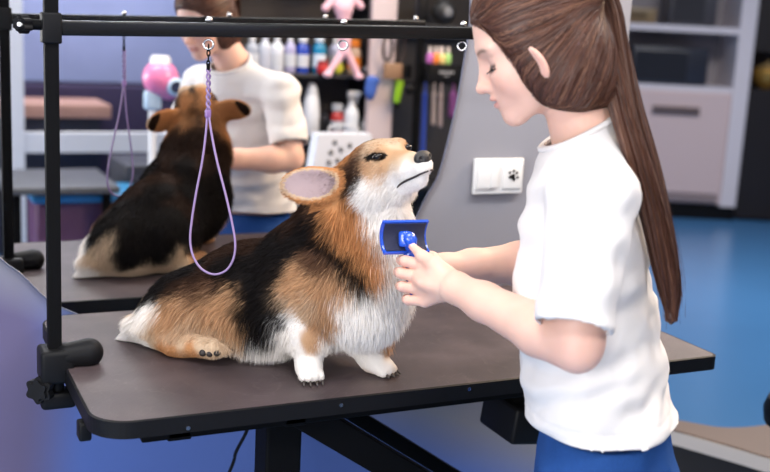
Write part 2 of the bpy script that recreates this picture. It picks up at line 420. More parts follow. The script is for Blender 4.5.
pm.add(vv, [(k*n+i, k*n+(i+1) % n, ((k+1) % 4)*n+(i+1) % n, ((k+1) % 4)*n+i) for k in range(4) for i in range(n)])
pm.build('edge_trim', M_black, t)
M_chrome = mat('bare steel', (.6, .6, .62), .25, metal=1)
for px, py in ((188, 428), (341, 405), (469, 389)):
    q = on(px, py, 1, v0); MB().cyl(q+np.array([0, -.0015, 0]), q+np.array([0, .004, 0]), .0035, n=12).build('screw', M_chrome, t, smooth='auto')
# lift frame under the table
pm = MB()
for vv_ in (1.62, 2.08): pm.box(((u0+u1)/2, vv_, TZ-.045), (1.05, .04, .034), bev=.003)
for uu in (.42, .62, 1.35): pm.box((uu, 1.85, TZ-.05), (.04, .50, .03), bev=.003)
pm.build('top_frame', M_steel, t)
a = on(270, 415, 1, 1.80); b_ = on(287, 472, 1, 1.80)
MB().box(((.655), 1.78, .46), (.070, .070, .75), bev=.006).build('leg', M_steel, t)
s0 = on(325, 414, 1, 1.70); s1 = on(440, 472, 1, 1.70); dv = s1-s0; s2 = s0+dv*3.6; s2[2] = .12
s0_ = s0-dv*.25; s0_[2] = min(s0_[2], TZ-.07)
L = np.linalg.norm(s2-s0_); Rr = frame(s2-s0_, (0, 1, 0))
MB().box((s0_+s2)/2, (.045, .055, L), Rr, bev=.004).build('strut', M_steel, t)
MB().box((s0_+s2)/2+np.array([.01, .16, .03]), (.03, .03, L*.98), Rr, bev=.004).build('strut', M_steel, t)
MB().box((.9, 1.85, .06), (1.0, .10, .06), bev=.006).build('foot_rail', M_steel, t)
for uu in (.42, 1.36): MB().box((uu, 1.85, .045), (.07, .60, .05), bev=.006).build('foot', M_steel, t)
for uu in (.42, 1.36):
    for vv_ in (1.6, 2.1): MB().cyl((uu, vv_, 0), (uu, vv_, .022), .025).build('foot_pad', M_black, t, smooth='auto')
# control box hanging under the right end
q = on(513, 416, 1, 1.72)
tb = thing('control_box', 'black control box hanging under the right half of the grooming table', 'control box', q+np.array([0, 0, -.05]))
MB().box(q, (.075, .13, .075), frame((.12, 0, 1)), bev=.008).build('housing', M_black, tb, smooth='auto')
MB().box(q+np.array([-.004, 0, .075]), (.02, .05, .08)).build('hanger', M_steel, tb)
MB().cyl(q+np.array([.035, -.03, -.02]), q+np.array([.062, -.05, -.04]), .014).build('knob', M_black, tb, smooth='auto')
# power cable below the table
cab = spline([on(252, 405, 1, 1.9), on(247, 430, 1, 1.92), on(236, 452, 1, 1.95), on(228, 475, 1, 1.97), (.52, 2.0, .3), (.5, 2.02, .02), (.35, 2.1, .006)], 50)
tag(MB().tube(cab, .0035, 8).build('power_cable', M_black, smooth=True), 'thin black power cable hanging from under the table at left', 'cable')

# ================================================================== GROOMING ARM (post, bar, clamp)
UP, VP = .2607, 1.848
t = thing('overhead_bracket', 'black square overhead bracket clamped to the left edge of the table', 'bracket', (UP, VP, TZ-.08))
MB().box((UP, VP, 1.20), (.0225, .0225, 1.32-.60), bev=.002).build('post', M_steel, t)
MB().box((UP, VP, 1.73), (.0200, .0200, .36), bev=.002).build('post', M_steel, t)
barL = np.array([UP-.0, VP, 1.429]); barR = np.array([1.315, VP, 1.429+(1.315-.26)/.93*.028])
bd = barR-barL; L = np.linalg.norm(bd)
MB().box((barL+barR)/2, (.0245, .0245, L), frame(bd, (0, 0, 1)), bev=.003).build('crossbar', mat('semi gloss black bar', (.006, .006, .006), .25, spec=.3), t, smooth='auto')
MB().box((UP, VP, 1.429), (.031, .034, .050), bev=.003).build('collar', M_black, t, smooth='auto')
k0 = np.array([UP-.014, VP, 1.433]); kx = np.array([-1, -.05, 0])
MB().cyl(k0, k0+kx*.022, .0085).build('threaded_stud', M_steel, t, smooth='auto')
def star_knob(c, ax, r, th, name='knob'):
    pts = []; Rk = frame(ax)
    for i in range(60):
        q = 2*math.pi*i/60; rr_ = r*(1+.13*math.cos(6*q)); pts.append((rr_*math.cos(q), rr_*math.sin(q)))
    pm = MB(); pm.prism(pts, 0, th, Rk, c); pm.prism([(x*.75, y*.75) for x, y in pts], th, th*1.35, Rk, c)
    kn = pm.build(name, M_black, t, smooth='auto'); return kn
kn = star_knob(k0+kx*.022, kx+np.array([0, -.5, 0]), .0135, .016)
MB().cyl(k0+kx*.03+np.array([-.004, -.012, 0]), k0+kx*.03+np.array([-.008, -.018, 0]), .0035).build('screw_tip', mat('pale steel', (.85, .85, .85), .3), kn, smooth='auto')
# clamp at table edge
cz = TZ
pm = MB()
pm.box((UP+.002, VP, cz+.002), (.058, .062, .06), bev=.008)
pm.build('clamp_block', M_black, t, smooth='auto')
sdt = Sdf(); sdt.cone((UP+.02, VP-.01, cz+.018), (UP+.056, VP-.01, cz+.020), .022, .026, .01); sdt.post = lambda P, F: np.maximum(F, (cz+.0005)-P[:, 2])
vt, qt = sdt.mesh(.003); raw_mesh('clamp_tongue', vt, qt, mats=[M_black], parent=t)
pm = MB(); pm.box((UP+.004, VP, cz-.062), (.06, .045, .03), bev=.008); pm.cyl((UP+.004, VP, cz-.05), (UP+.004, VP, cz-.02), .012); pm.build('clamp_jaw', M_black, t, smooth='auto')
star_knob(np.array([UP-.022, VP-.01, cz-.038]), np.array([-.6, -.8, .05]), .022, .016)
MB().cyl((UP-.024, VP-.004, cz-.038), (UP+.01, VP, cz-.035), .009).build('threaded_stud', M_steel, t, smooth='auto')
q = on(80, 402, 0, u0-.004); MB().box((u0+.002, q[1], cz-.045), (.02, .03, .03), bev=.004).build('clamp_foot', M_black, t, smooth='auto')
# eye bolts on the bar
def onbar(u): return barL+bd*((u-UP)/bd[0])
for u in (.527, .782, 1.034, 1.29):
    p = onbar(u); zt = .01225
    nb = MB().ell(p+np.array([0, 0, zt+.005]), (.0062, .0062, .006)).build('eye_bolt', M_chrome, t, smooth=True)
    rg = p+np.array([0, 0, -zt-.013]); MB().tube([rg+.0085*(math.cos(a)*CR+math.sin(a)*CU) for a in np.linspace(0, 2*math.pi, 25)[:-1]], .0019, 8, close=True).build('ring', M_chrome, nb, smooth=True)
# purple noose
lav = mat('lavender cord', (.25, .17, .34), .5, bump=.3, bscale=900)
t = thing('grooming_loop', 'lavender grooming noose hanging in front of the mirror from the crossbar', 'noose', onbar(.527)-np.array([0, 0, .46]))
pb = onbar(.527); dd = (pb-CAM)@CF
def L2(x, y): return pb+CR*((x-210)/573)-Zu*((y-30)/560)
pm = MB()
yy = 44.
for i in range(4):
    c = L2(210, yy+3.2); ax = CR if i % 2 else np.array([0.3, .8, 0]); ax = ax/np.linalg.norm(ax)
    pm.tube([c+.0026*math.cos(a)*ax+.0058*math.sin(a)*CU for a in np.linspace(0, 2*math.pi, 17)[:-1]], .0012, 6, close=True); yy += 5.2
pm.box(L2(210, 66), (.006, .005, .012), bev=.001)
pm.build('chain_clip', M_steel, t, smooth=True)
pm = MB(); N = 60
for ph in (0, math.pi):
    pts = []
    for i in range(N):
        s = i/(N-1); q = L2(210.3+.5*s, 68+43*s); a = ph+s*3.2*2*math.pi; pts.append(q+.0028*(math.cos(a)*CR+math.sin(a)*np.array([.43, .9, 0])))
    pm.tube(pts, .0021, 8)
pm.build('twisted_cord', lav, t, smooth=True)
top_ = L2(210.5, 112)
half_ = [(-.0012, 0), (-.006, .04), (-.014, .085), (-.027, .14), (-.037, .19), (-.041, .225), (-.036, .252), (-.022, .272), (0, .280)]
lp = [(a, b) for a, b in half_]+[(-a, b) for a, b in half_[-2::-1]]
P_ = spline([top_+np.array([.86*a, -.50*a-.20*b, -b]) for a, b in lp], 120)
MB().tube(P_, .0021, 8).build('loop_cord', lav, t, smooth=True)
MB().box(L2(210.5, 112), (.011, .008, .015), bev=.0025).build('slider', mat('purple slider', (.22, .12, .30), .4), t, smooth='auto')
# ================================================================== THE CORGI
def kelvin(P): return P
dO = V(379, 169, 1.81)                                  # centre of the skull
def B3(r, f, u): return CR*r + (CF)*f + CU*u
dl = B3(.78, .57, .27); dl /= np.linalg.norm(dl)        # dog's left
dx = B3(.479, -.812, .327); dx -= dl*(dx@dl); dx /= np.linalg.norm(dx)
_pa = math.radians(-9); dz = np.cross(dx, dl); dx, dz = dx*math.cos(_pa)+dz*math.sin(_pa), dz*math.cos(_pa)-dx*math.sin(_pa)
DH = np.column_stack([dx, dl, dz])
def H(x, y, z): return dO + DH @ np.array([x, y, z], float)
D = Sdf(); K = .03
ax_body = np.array([.67, -.74, 0]); ax_body /= np.linalg.norm(ax_body)
sideR = np.array([ax_body[1], -ax_body[0], 0])          # dog's right (towards camera)
D.chain([V(190, 312, 2.03), V(250, 297, 1.99), V(316, 288, 1.93), V(358, 292, 1.87)], [.082, .098, .108, .088], K)
D.cone(V(356, 288, 1.87), V(364, 312, 1.86), .080, .050, K)
D.chain([V(322, 262, 1.93), V(348, 225, 1.89), V(368, 186, 1.86)], [.098, .078, .058], K)
D.cone(V(376, 265, 1.85), V(383, 215, 1.825), .060, .046, K)
# haunches
D.ell(V(203, 311, 1.965), (.083, .052, .064), frame((0, 0, 1), ax_body), .03)
D.ell(V(205, 316, 1.965)-sideR*.13, (.085, .05, .075), frame((0, 0, 1), ax_body), .03)
D.cone(V(165, 328, 1.99), V(185, 340, 1.96), .045, .04, .03)
D.cone(V(172, 342, 1.935), V(212, 348, 1.905), .024, .018, .012)   # hind foot
D.ell(V(214, 349, 1.903), (.028, .017, .014), frame((0, 0, 1), CR), .01)
hf2 = V(212, 348, 1.935)-sideR*.20+ax_body*.04; D.cone(hf2-ax_body*.09, hf2, .024, .018, .015)
D.cone(V(160, 322, 2.02), V(120, 339, 2.02), .044, .008, .03)      # rump tuft
# front legs
D.chain([V(318, 300, 1.875), V(309, 335, 1.865), V(309, 358, 1.862)], [.048, .031, .024], .025)
D.ell(V(309, 369, 1.850), (.030, .023, .019), frame((0, 0, 1), V(311, 380, 1.84)-V(307, 366, 1.865)), .012)
D.chain([V(366, 315, 1.90), V(368, 345, 1.91), V(371, 356, 1.908)], [.045, .028, .023], .025)
D.ell(V(379, 365, 1.905), (.031, .023, .018), frame((0, 0, 1), np.array([.45, -.75, 0])), .012)
for cc, fw, r_ in ((V(309, 369, 1.850), V(311, 380, 1.84)-V(307, 366, 1.865), .0085), (V(379, 365, 1.905), np.array([.45, -.75, 0]), .0085)):
    Rf = frame((0, 0, 1), fw)
    for a in (-.016, -.0055, .0055, .016):
        D.ell(cc+Rf[:, 0]*(.022-abs(a)*.3)+Rf[:, 1]*a*1.02-np.array([0, 0, .006]), (.013, .0062, .0095), Rf, .004)
# head
D.ell(dO, (.060, .055, .051), DH, .02)
D.cone(H(.03, 0, -.006), H(.078, 0, -.016), .038, .0255, .02)
D.cone(H(.078, 0, -.016), H(.116, 0, -.022), .0245, .0180, .01)
D.cone(H(.02, 0, -.040), H(.101, 0, -.043), .026, .0120, .012)
for s in (1, -1):
    D.ell(H(.042, s*.022, .026), (.018, .015, .012), DH, .012)
    D.ell(H(-.005, s*.034, -.028), (.040, .028, .034), DH, .02)
    D.ell(H(.052, s*.0335, .016), (.009, .008, .006), DH, .006, 's')
# ears
earC = V(313, 185, dO @ CF - CAM @ CF + .012)
e_len = B3(1, -.05, .0); e_nrm = B3(.12, -.93, .30); e_nrm -= e_len*(e_nrm@e_len)/(e_len@e_len)
def unit(a): return a/np.linalg.norm(a)
e_len = unit(e_len); e_nrm = unit(e_nrm)
def refl_head(p, vec=False):
    q = p if vec else p-dO
    return (q - 2*(q@dl)*dl) + (0 if vec else dO)
EARS = []
for s in (0, 1):
    c_, l_, n_ = (earC, e_len, e_nrm) if s == 0 else (refl_head(earC), refl_head(e_len, True), refl_head(e_nrm, True))
    w_ = np.cross(n_, l_); Re = np.column_stack([l_, w_, n_]); EARS.append((c_, l_, n_, w_))
    D.ell(c_, (.056, .035, .0105), Re, .008)
    D.cone(c_+l_*.040-n_*.004, c_+l_*.085-n_*.016, .024, .034, .02)
    D.ell(c_+n_*.0125-l_*.003, (.045, .025, .0125), Re, .006, 's')
def dog_floor(P, F): return np.maximum(F, TZ+.0008-P[:, 2])
D.post = dog_floor
dv_, dq = D.mesh(.0036); dv_ = smooth_mesh(dv_, dq, 1)
dn = vnormals(dv_, dq)
bvh = BVHTree.FromPolygons([Vector(p) for p in dv_], [tuple(map(int, q)) for q in dq])
def hit(x, y):
    r = bvh.ray_cast(Vector(CAM), Vector(ray(x, y))); return None if r[0] is None else np.array(r[0])
def hitm(x, y):
    r = ray(x, y)*np.array([1, -1, 1]); c = np.array([CAM[0], 2*MV-CAM[1], CAM[2]])
    q = bvh.ray_cast(Vector(c), Vector(r)); return None if q[0] is None else np.array(q[0])
BLK = (.008, .006, .006); DBR = (.028, .013, .008); BRN = (.12, .06, .035); TAN = (.56, .33, .18); ORG = (.54, .25, .10)
CRM = (.66, .50, .35); WHT = (.95, .91, .87); GRY = (.22, .19, .18); LTN = (.60, .43, .29); PNK = (.40, .30, .31)
near_seeds = [
 (DBR, [(347, 172), (344, 181), (352, 164), (350, 178), (356, 158)]), (DBR, [(338, 178), (340, 168), (346, 160)]), (BRN, [(343, 154), (350, 147), (356, 143), (348, 153)]), (BRN, [(352, 140), (358, 138), (358, 150)]), (LTN, [(368, 137), (378, 135), (388, 139), (368, 146)]), (TAN, [(384, 165), (374, 168), (392, 160), (366, 163)]),
 (BLK, [(165, 282), (152, 292), (190, 272), (262, 262), (262, 285), (262, 305), (268, 325), (255, 330), (275, 240), (240, 262), (225, 268), (300, 232), (285, 250), (310, 225), (282, 275), (278, 300), (280, 318), (315, 240), (330, 240), (345, 258), (355, 268), (365, 280), (338, 248), (248, 320)]),
 (DBR, [(200, 280), (185, 285), (220, 255), (250, 245), (292, 222), (300, 215), (320, 222), (240, 250), (325, 232)]),
 (BRN, [(205, 292), (190, 292), (318, 210), (312, 262), (322, 265)]),
 (TAN, [(185, 303), (205, 306), (222, 312), (170, 318), (290, 285), (300, 278), (312, 285), (322, 292), (315, 325), (308, 338), (322, 310), (235, 320), (330, 275), (298, 300), (340, 285), (385, 350)]),
 (LTN, [(200, 320), (220, 328), (190, 330), (305, 310), (310, 300), (232, 336), (165, 335), (285, 300)]),
 (CRM, [(150, 330), (205, 335), (180, 345), (200, 346), (212, 344), (140, 345)]),
 (ORG, [(160, 340), (175, 350), (190, 350), (330, 215), (345, 215), (340, 235), (350, 240), (335, 222), (355, 225), (360, 245), (368, 262), (352, 205), (325, 205), (372, 240), (378, 275)]),
 (WHT, [(135, 335), (145, 318), (122, 335), (248, 345), (255, 342), (262, 350), (264, 343), (275, 340), (280, 345), (290, 325), (286, 335), (295, 345), (300, 362), (310, 368), (320, 365), (345, 330), (360, 310), (370, 300), (385, 280), (395, 260), (400, 290), (390, 320), (370, 345), (375, 358), (390, 362), (340, 350), (355, 345), (382, 240), (395, 230), (400, 215), (385, 225), (378, 205), (385, 195), (375, 215), (395, 200), (345, 300), (330, 345), (405, 190), (398, 180), (385, 182), (412, 178), (418, 172), (422, 168), (365, 200), (362, 192), (395, 300), (350, 365)]),
]
S_p, S_c, S_b = [], [], []
def seed(p, c, b=0):
    if p is not None: S_p.append(p); S_c.append(c); S_b.append(b)
for c, l in near_seeds:
    for x, y in l: seed(hit(x, y), c)
back_seeds = [
 (BLK, [(185, 165), (160, 190), (150, 215), (175, 215), (190, 190), (205, 200), (140, 235), (160, 250), (130, 255), (205, 225), (215, 180), (120, 250), (190, 235)]),
 (DBR, [(190, 150), (205, 165), (170, 175), (180, 200), (172, 155), (215, 155)]),
 (CRM, [(105, 250), (95, 262), (160, 272), (180, 262), (140, 275)]), (WHT, [(85, 272), (100, 278), (120, 283), (150, 282)]),
 (TAN, [(205, 250), (195, 262), (212, 240)]),
]
for c, l in back_seeds:
    for x, y in l: seed(hitm(x, y), c)
HS = [  # head seeds in head coordinates (x forward, y left, z up), mirrored on both sides
 (BRN, [(-.015, .045, .03), (-.03, .05, .012)]), (DBR, [(-.005, .055, .008), (-.02, .058, -.010)]), (BRN, [(.002, .042, .036), (.012, .05, .026)]),
 (LTN, [(.03, .012, .050), (.05, .018, .038), (.02, .025, .048)]), (CRM, [(.06, .0, .028), (.035, .035, .034), (.045, .040, .0)]),
 (TAN, [(.056, .027, .006), (.065, .018, .014), (.035, .046, -.004), (.085, .0, .008), (.04, .03, .044)]),
 (CRM, [(.105, .0, .0), (.12, .0, -.003), (.09, .018, -.004), (.075, .024, -.003)]),
 (WHT, [(.10, .021, -.016), (.12, .017, -.022), (.08, .030, -.022), (.06, .038, -.030), (.035, .05, -.035), (.01, .06, -.045), (.07, .0, -.065), (.10, .0, -.055), (.03, .02, -.066)]),
 (ORG, [(-.03, .045, -.02), (-.045, .05, -.03), (-.035, .03, .035), (-.05, .03, .015), (-.055, .035, -.01), (-.045, .018, .038)]),
 (ORG, [(-.03, .012, .05), (-.008, .024, .048), (-.02, .028, .042), (0, .035, .042)]), (BLK, [(-.010, .0, .052), (.008, .0, .052), (-.045, .0, .032), (-.058, .0, .005), (-.06, .0, -.02), (-.03, .0, .046)]),
]
for c, l in HS:
    for x, y, z in l:
        for s in ((1, -1) if y else (1,)): seed(H(x, s*y, z), c)
S_p = np.array(S_p); S_c = np.array(S_c); 
def dog_color(P, jit=.006):
    N = len(P)
    Q = P + jit*RNG.normal(size=P.shape) + .010*np.stack([vnoise(P, 45, i) for i in range(3)], 1)
    out = np.zeros((N, 3))
    for i in range(0, N, 20000):
        q = Q[i:i+20000]; d = np.linalg.norm(q[:, None, :]-S_p[None], axis=2)
        w = np.exp(-(d-d.min(1)[:, None])/.0045); out[i:i+20000] = (w[..., None]*S_c[None]).sum(1)/w.sum(1)[:, None]
    # ears
    for k, (c, l, n, w) in enumerate(EARS):
        q = P-c; a, b_, h_ = q@l, q@w, q@n
        ine = ((a/.062)**2+(b_/.042)**2 < 1) & (np.abs(h_) < .03)
        inn = ((a+.003)/.045)**2+(b_/.025)**2
        colr = np.where((h_ > -.004)[:, None] & (inn < 1)[:, None], np.array(PNK), np.where((inn < 1.35)[:, None], np.array(LTN), np.array(ORG)))
        base = (a > .030) & (b_ < .0)
        out[ine] = colr[ine]
        tip = ine & (h_ < -.002); out[tip] = np.where((a[tip] < -.028)[:, None], np.array(DBR), np.array(ORG))
    # dark eye rims, lips
    for s in (1, -1):
        q = (P-H(.052, s*.0335, .017))@DH; e = (q[:, 0]/.020)**2+(q[:, 1]/.016)**2+((q[:, 2]+.25*q[:, 0])/.0075)**2
        out[e < 1] = (.012, .009, .008)
    return out
for q in (dO,): pass
# mesh colour + fur
colv = dog_color(dv_, 0)
fc = dv_[dq].mean(1); fa = np.linalg.norm(np.cross(dv_[dq[:, 2]]-dv_[dq[:, 0]], dv_[dq[:, 3]]-dv_[dq[:, 1]]), axis=1)/2
NF = 290000
_hf = np.linalg.norm((fc-H(.03, 0, -.01))@DH/np.array([.125, .075, .075]), axis=1) < 1; fa = fa*(1+1.6*_hf)
fi = RNG.choice(len(dq), NF, p=fa/fa.sum()); uv = RNG.random((NF, 2))
q4 = dv_[dq[fi]]; a_, b2_ = uv[:, :1], uv[:, 1:]
P0 = q4[:, 0]*(1-a_)*(1-b2_)+q4[:, 1]*a_*(1-b2_)+q4[:, 2]*a_*b2_+q4[:, 3]*(1-a_)*b2_
n4 = dn[dq[fi]]; N0 = n4.mean(1); N0 /= np.linalg.norm(N0, axis=1)[:, None]
loc = (P0-dO)@DH
inhead = (np.linalg.norm((P0-H(.03, 0, -.01))@DH/np.array([.125, .075, .075]), axis=1) < 1) & (loc[:, 0] > -.045)
xp = (P0-CAM)@CR/((P0-CAM)@CF)*FPX+385; yp = 236-(P0-CAM)@CU/((P0-CAM)@CF)*FPX
def near(p, r): return np.exp(-(np.linalg.norm(P0-p, axis=1)/r)**2)
back = -ax_body
flow = np.tile(back*1.0+np.array([0, 0, -.45]), (NF, 1))
hz = P0[:, 2]-TZ
frontness = (P0-V(330, 290, 1.92))@ax_body
bib = np.clip((frontness-.0)/.05, 0, 1)*(~inhead)*np.clip((hz-.03)/.03, 0, 1)
flow = flow*(1-bib[:, None])+bib[:, None]*np.array([0.05, -.05, -1.0])
legs = (hz < .10)
flow[legs] = flow[legs]*.4+np.array([0, 0, -.8])
hd = np.tile(-dx*1.0, (NF, 1))+N0*.1
flow = np.where(inhead[:, None], hd, flow)
flow -= N0*(flow*N0).sum(1)[:, None]; flow /= np.linalg.norm(flow, axis=1)[:, None]+1e-6
Lf = np.full(NF, .0135); Lf += .009*bib; Lf += .012*near(V(195, 310, 1.92), .09)
Lf += .034*near(V(138, 335, 2.02), .05); Lf += .010*near(V(270, 345, 1.93), .08)
Lf = np.where(inhead, .0065+.010*np.clip((-loc[:, 0]-.0)/.04, 0, 1)+.006*np.clip((-loc[:, 2]-.02)/.03, 0, 1), Lf)
low = np.clip((hz-.012)/.05, .12, 1); Lf *= low; Lf -= .013*near(V(309, 340, 1.83), .055)+.010*near(V(372, 350, 1.86), .04)+.008*near(V(195, 348, 1.90), .05); Lf = np.maximum(Lf, .003)
muz = inhead & (loc[:, 0] > .06); Lf[muz] = .0035
for k, (c, l, n, w) in enumerate(EARS):
    q = P0-c; e = ((q@l)/.062)**2+((q@w)/.042)**2; ie = (e < 1) & (np.abs(q@n) < .03)
    Lf[ie] = .0055; flow[ie] = -l; 
tuft = near(V(137, 338, 2.02), .045) > .3
flow[tuft] = unit(V(110, 343, 2.03)-V(150, 330, 2.02))
bel = near(V(266, 340, 1.93), .055)*(1-inhead); flow = flow*(1-.7*bel[:, None])+.7*bel[:, None]*np.array([0, 0, -1.]); Lf = Lf+.018*bel
lift = np.where(inhead, .22, .38)[:, None]
d0 = flow+N0*lift+RNG.normal(size=(NF, 3))*.16; d0 += .24*np.stack([vnoise(P0, 28, 5+i) for i in range(3)], 1)*np.where(inhead, .2, 1)[:, None]
d0 /= np.linalg.norm(d0, axis=1)[:, None]
Lf = Lf*(.65+.7*RNG.random(NF))
K_ = 4; tt = np.linspace(0, 1, K_)
PP = P0[:, None]-N0[:, None]*.001+d0[:, None]*(Lf[:, None]*tt)[..., None]+np.array([0, 0, -1.])*(Lf[:, None]*.35*tt**2)[..., None]
PP[..., 2] = np.maximum(PP[..., 2], TZ+.0012+.002*RNG.random((NF, 1)))
# keep the eyes, nose and lips clear
clr = np.ones(NF, bool)
for s in (1, -1): clr &= np.linalg.norm((P0-H(.0535, s*.0335, .016))/1.0, axis=1) > .0105
clr &= np.linalg.norm(P0-H(.125, 0, -.014), axis=1) > .014
PP = PP[clr]; NFc = len(PP); Ls = Lf[clr]
W = np.outer(np.where(Ls > .012, .00050, .00045), [1, .9, .6, .08])
Cf = dog_color(P0[clr]); lum_ = Cf.mean(1, keepdims=True); Cf = Cf*(1+(RNG.random((NFc, 1))-.5)*np.where(lum_ > .5, .20, .55))
fv, fq, fcx = strands(PP, W, Cf)
M_fur = mat('dog fur', vcol=True, rough=.65, spec=.12)
_nt = M_fur.node_tree; _at = [n for n in _nt.nodes if n.type == 'ATTRIBUTE'][0]; _tr = _nt.nodes.new('ShaderNodeBsdfTranslucent'); _mx = _nt.nodes.new('ShaderNodeMixShader'); _mx.inputs[0].default_value = .28
_nt.links.new(_at.outputs['Color'], _tr.inputs['Color']); _nt.links.new(_nt.nodes['Principled BSDF'].outputs[0], _mx.inputs[1]); _nt.links.new(_tr.outputs[0], _mx.inputs[2]); _nt.links.new(_mx.outputs[0], _nt.nodes['Material Output'].inputs['Surface'])
allv = np.concatenate([dv_, fv]); allq = np.concatenate([dq, fq+len(dv_)]); allc = np.concatenate([colv, fcx])
dbase = np.array([.58, 1.80, TZ])
t = thing('corgi', 'black, tan and white corgi sitting on the grooming table, chin raised', 'dog', dbase)
raw_mesh('body', allv, allq, col=allc, mats=[M_fur], parent=t)
M_eye = mat('dog eye', (.008, .005, .004), .12, spec=.4)
for s in (1, -1):
    MB().ell(H(.0505, s*.0310, .0165), (.0105, .0095, .0066), DH, 18, 12).build('eye', M_eye, t, smooth=True)
M_nose = mat('dog nose', (.012, .010, .011), .38, bump=.5, bscale=900)
ns = Sdf(); ns.ell(H(.124, 0, -.012), (.0115, .0165, .0125), DH, .004); ns.cone(H(.127, 0, -.018), H(.123, 0, -.026), .006, .004, .005)
for s in (1, -1): ns.ell(H(.134, s*.0095, -.013), (.0045, .0030, .0034), DH, .002, 's')
nv, nq = ns.mesh(.0012); raw_mesh('nose', nv, nq, mats=[M_nose], parent=t)
D.post = None
M_lip = mat('dog lip', (.02, .014, .014), .5)
for s in (1, -1):
    pts = D.project([H(.128, s*.002, -.033), H(.122, s*.012, -.035), H(.106, s*.02, -.038), H(.088, s*.026, -.040), H(.071, s*.032, -.044), H(.064, s*.034, -.048)], .0012)
    MB().tube(spline(pts, 24), list(np.linspace(.0014, .0020, 14))+list(np.linspace(.002, .001, 10)), 8).build('lip_line', M_lip, t, smooth=True)
M_claw = mat('dog claw', (.05, .04, .035), .35)
for cc, fw in ((V(309, 369, 1.850), V(311, 380, 1.84)-V(307, 366, 1.865)), (V(379, 365, 1.905), np.array([.45, -.75, 0]))):
    Rf = frame((0, 0, 1), fw)
    for a in (-.016, -.0055, .0055, .016):
        p = cc+Rf[:, 0]*(.033-abs(a)*.3)+Rf[:, 1]*a*1.05; p[2] = TZ+.007
        MB().tube([p, p+Rf[:, 0]*.005-np.array([0, 0, .0025]), p+Rf[:, 0]*.008-np.array([0, 0, .0055])], [.0026, .002, .0006], 8).build('claw', M_claw, t, smooth=True)
M_pad = mat('paw pad', (.02, .015, .014), .6)
for i in range(3):
    MB().ell(V(203+i*7, 353.5-.6*abs(i-1), 1.890), (.007, .006, .0065)).build('toe_pad', M_pad, t, smooth=True)
# ================================================================== THE GROOMER
VO = V
def V(x, y, d): return VO(x, y, d-.05)
def fwdvec(phi): v = -Rh*math.cos(phi)+Fh_*math.sin(phi); return v/np.linalg.norm(v)
hF = fwdvec(math.radians(7)); hL = np.cross(Zu, hF)
hp = math.radians(28)
hx = hF*math.cos(hp)-Zu*math.sin(hp); hzv = Zu*math.cos(hp)+hF*math.sin(hp)
HW = np.column_stack([hx, hL, hzv]); hO = V(537, 45.5, 1.60); HSC = .905
def G(x, y, z): return hO+HW @ (np.array([x, y, z], float)*HSC)
def gl(P): return ((P-hO)@HW)/HSC
tF = fwdvec(math.radians(15)); tS = np.cross(Zu, tF)
A_t = np.array([tF, tS*.66, Zu])                      # torso cross-section: wider than deep
def head_sdf(S):
    s_ = HSC; e = lambda c, r, k=.015, m='u', R=HW: S.ell(G(*c), np.array(r)*s_, R, k, m)
    c_ = lambda a, b, ra, rb, k=.015: S.cone(G(*a), G(*b), ra*s_, rb*s_, k)
    e((-.010, 0, .045), (.096, .074, .086)); e((.036, 0, -.018), (.054, .056, .080), .03)
    for s in (1, -1):
        c_((.005, s*.046, -.055), (.070, s*.012, -.084), .020, .017, .02)
        e((.052, s*.036, -.026), (.030, .024, .030), .02)
        c_((.080, s*.008, .030), (.066, s*.044, .028), .010, .010, .012)
        e((.087, s*.033, .005), (.013, .019, .011), .012, 's')
        e((.0955, s*.0105, -.0300), (.0095, .0065, .0070), .006)
        e((.0645, s*.032, .0075), (.0150, .0175, .0105), .005)
        e((.0640, s*.032, -.0030), (.0135, .0160, .0090), .005)
    e((.080, 0, -.087), (.015, .019, .015), .014)
    e((.074, 0, -.052), (.024, .032, .026), .015)
    c_((.088, 0, .012), (.1035, 0, -.020), .0065, .0085, .012); e((.109, 0, -.0265), (.0095, .0095, .0078), .008)
    e((.0955, 0, -.0480), (.0085, .021, .0055), .004); e((.0935, 0, -.0605), (.0085, .0185, .0065), .004)
    e((.1015, 0, -.0545), (.010, .020, .0016), .003, 's')
    for s in (1, -1):
        Re = HW @ np.array(Matrix.Rotation(math.radians(12), 3, 'Y')) @ np.array(Matrix.Rotation(s*math.radians(-40), 3, 'Z'))
        e((.012, s*.0775, -.022), (.019, .0048, .031), .004, 'u', Re); e((.015, s*.084, -.019), (.010, .0045, .020), .003, 's', Re)
    S.cone(G(-.022, 0, -.03), V(584, 127, 1.645), .053*s_, .046, .02)
SH_L, SH_R = V(594, 196, 1.535), V(580, 166, 1.84)
EL_L, WR_L = V(577, 348, 1.53), VO(456, 288, 1.665)
EL_R, WR_R = V(548, 262, 1.95), VO(446, 268, 1.80)
HIPC = V(602, 452, 1.745)
B = Sdf(); head_sdf(B)
B.cone(V(584, 127, 1.645), V(586, 178, 1.67), .046, .046, .02)
B.chain([V(585, 185, 1.675), V(588, 250, 1.69), V(589, 330, 1.715), V(600, 420, 1.74)], [.054, .064, .066, .078], .03, A_t)
for sh, el, wr in ((SH_L, EL_L, WR_L), (SH_R, EL_R, WR_R)):
    B.cone(V(584, 180, 1.675), sh, .036, .040, .015)
    B.cone(sh, el+(sh-el)*.1, .042, .037, .02)
    d = (wr-el); B.chain([el, el+d*.28, el+d*.75, wr], [.0360, .0375, .0285, .0245], .015)
    B.cone(wr, wr+unit(d)*.02, .0245, .025, .01)
# legs to the floor
hipw = HIPC.copy()
LEG = []
for s in (1, -1):
    h0 = hipw+tS*s*.08; h0[2] = .80; kn = h0+tF*.02; kn[2] = .46; an = kn-tF*.03; an[2] = .09
    LEG.append((h0, kn, an)); B.chain([h0, kn, an], [.07, .045, .033], .02); B.cone(an, an+tF*.12-np.array([0, 0, .055]), .033, .022, .02)
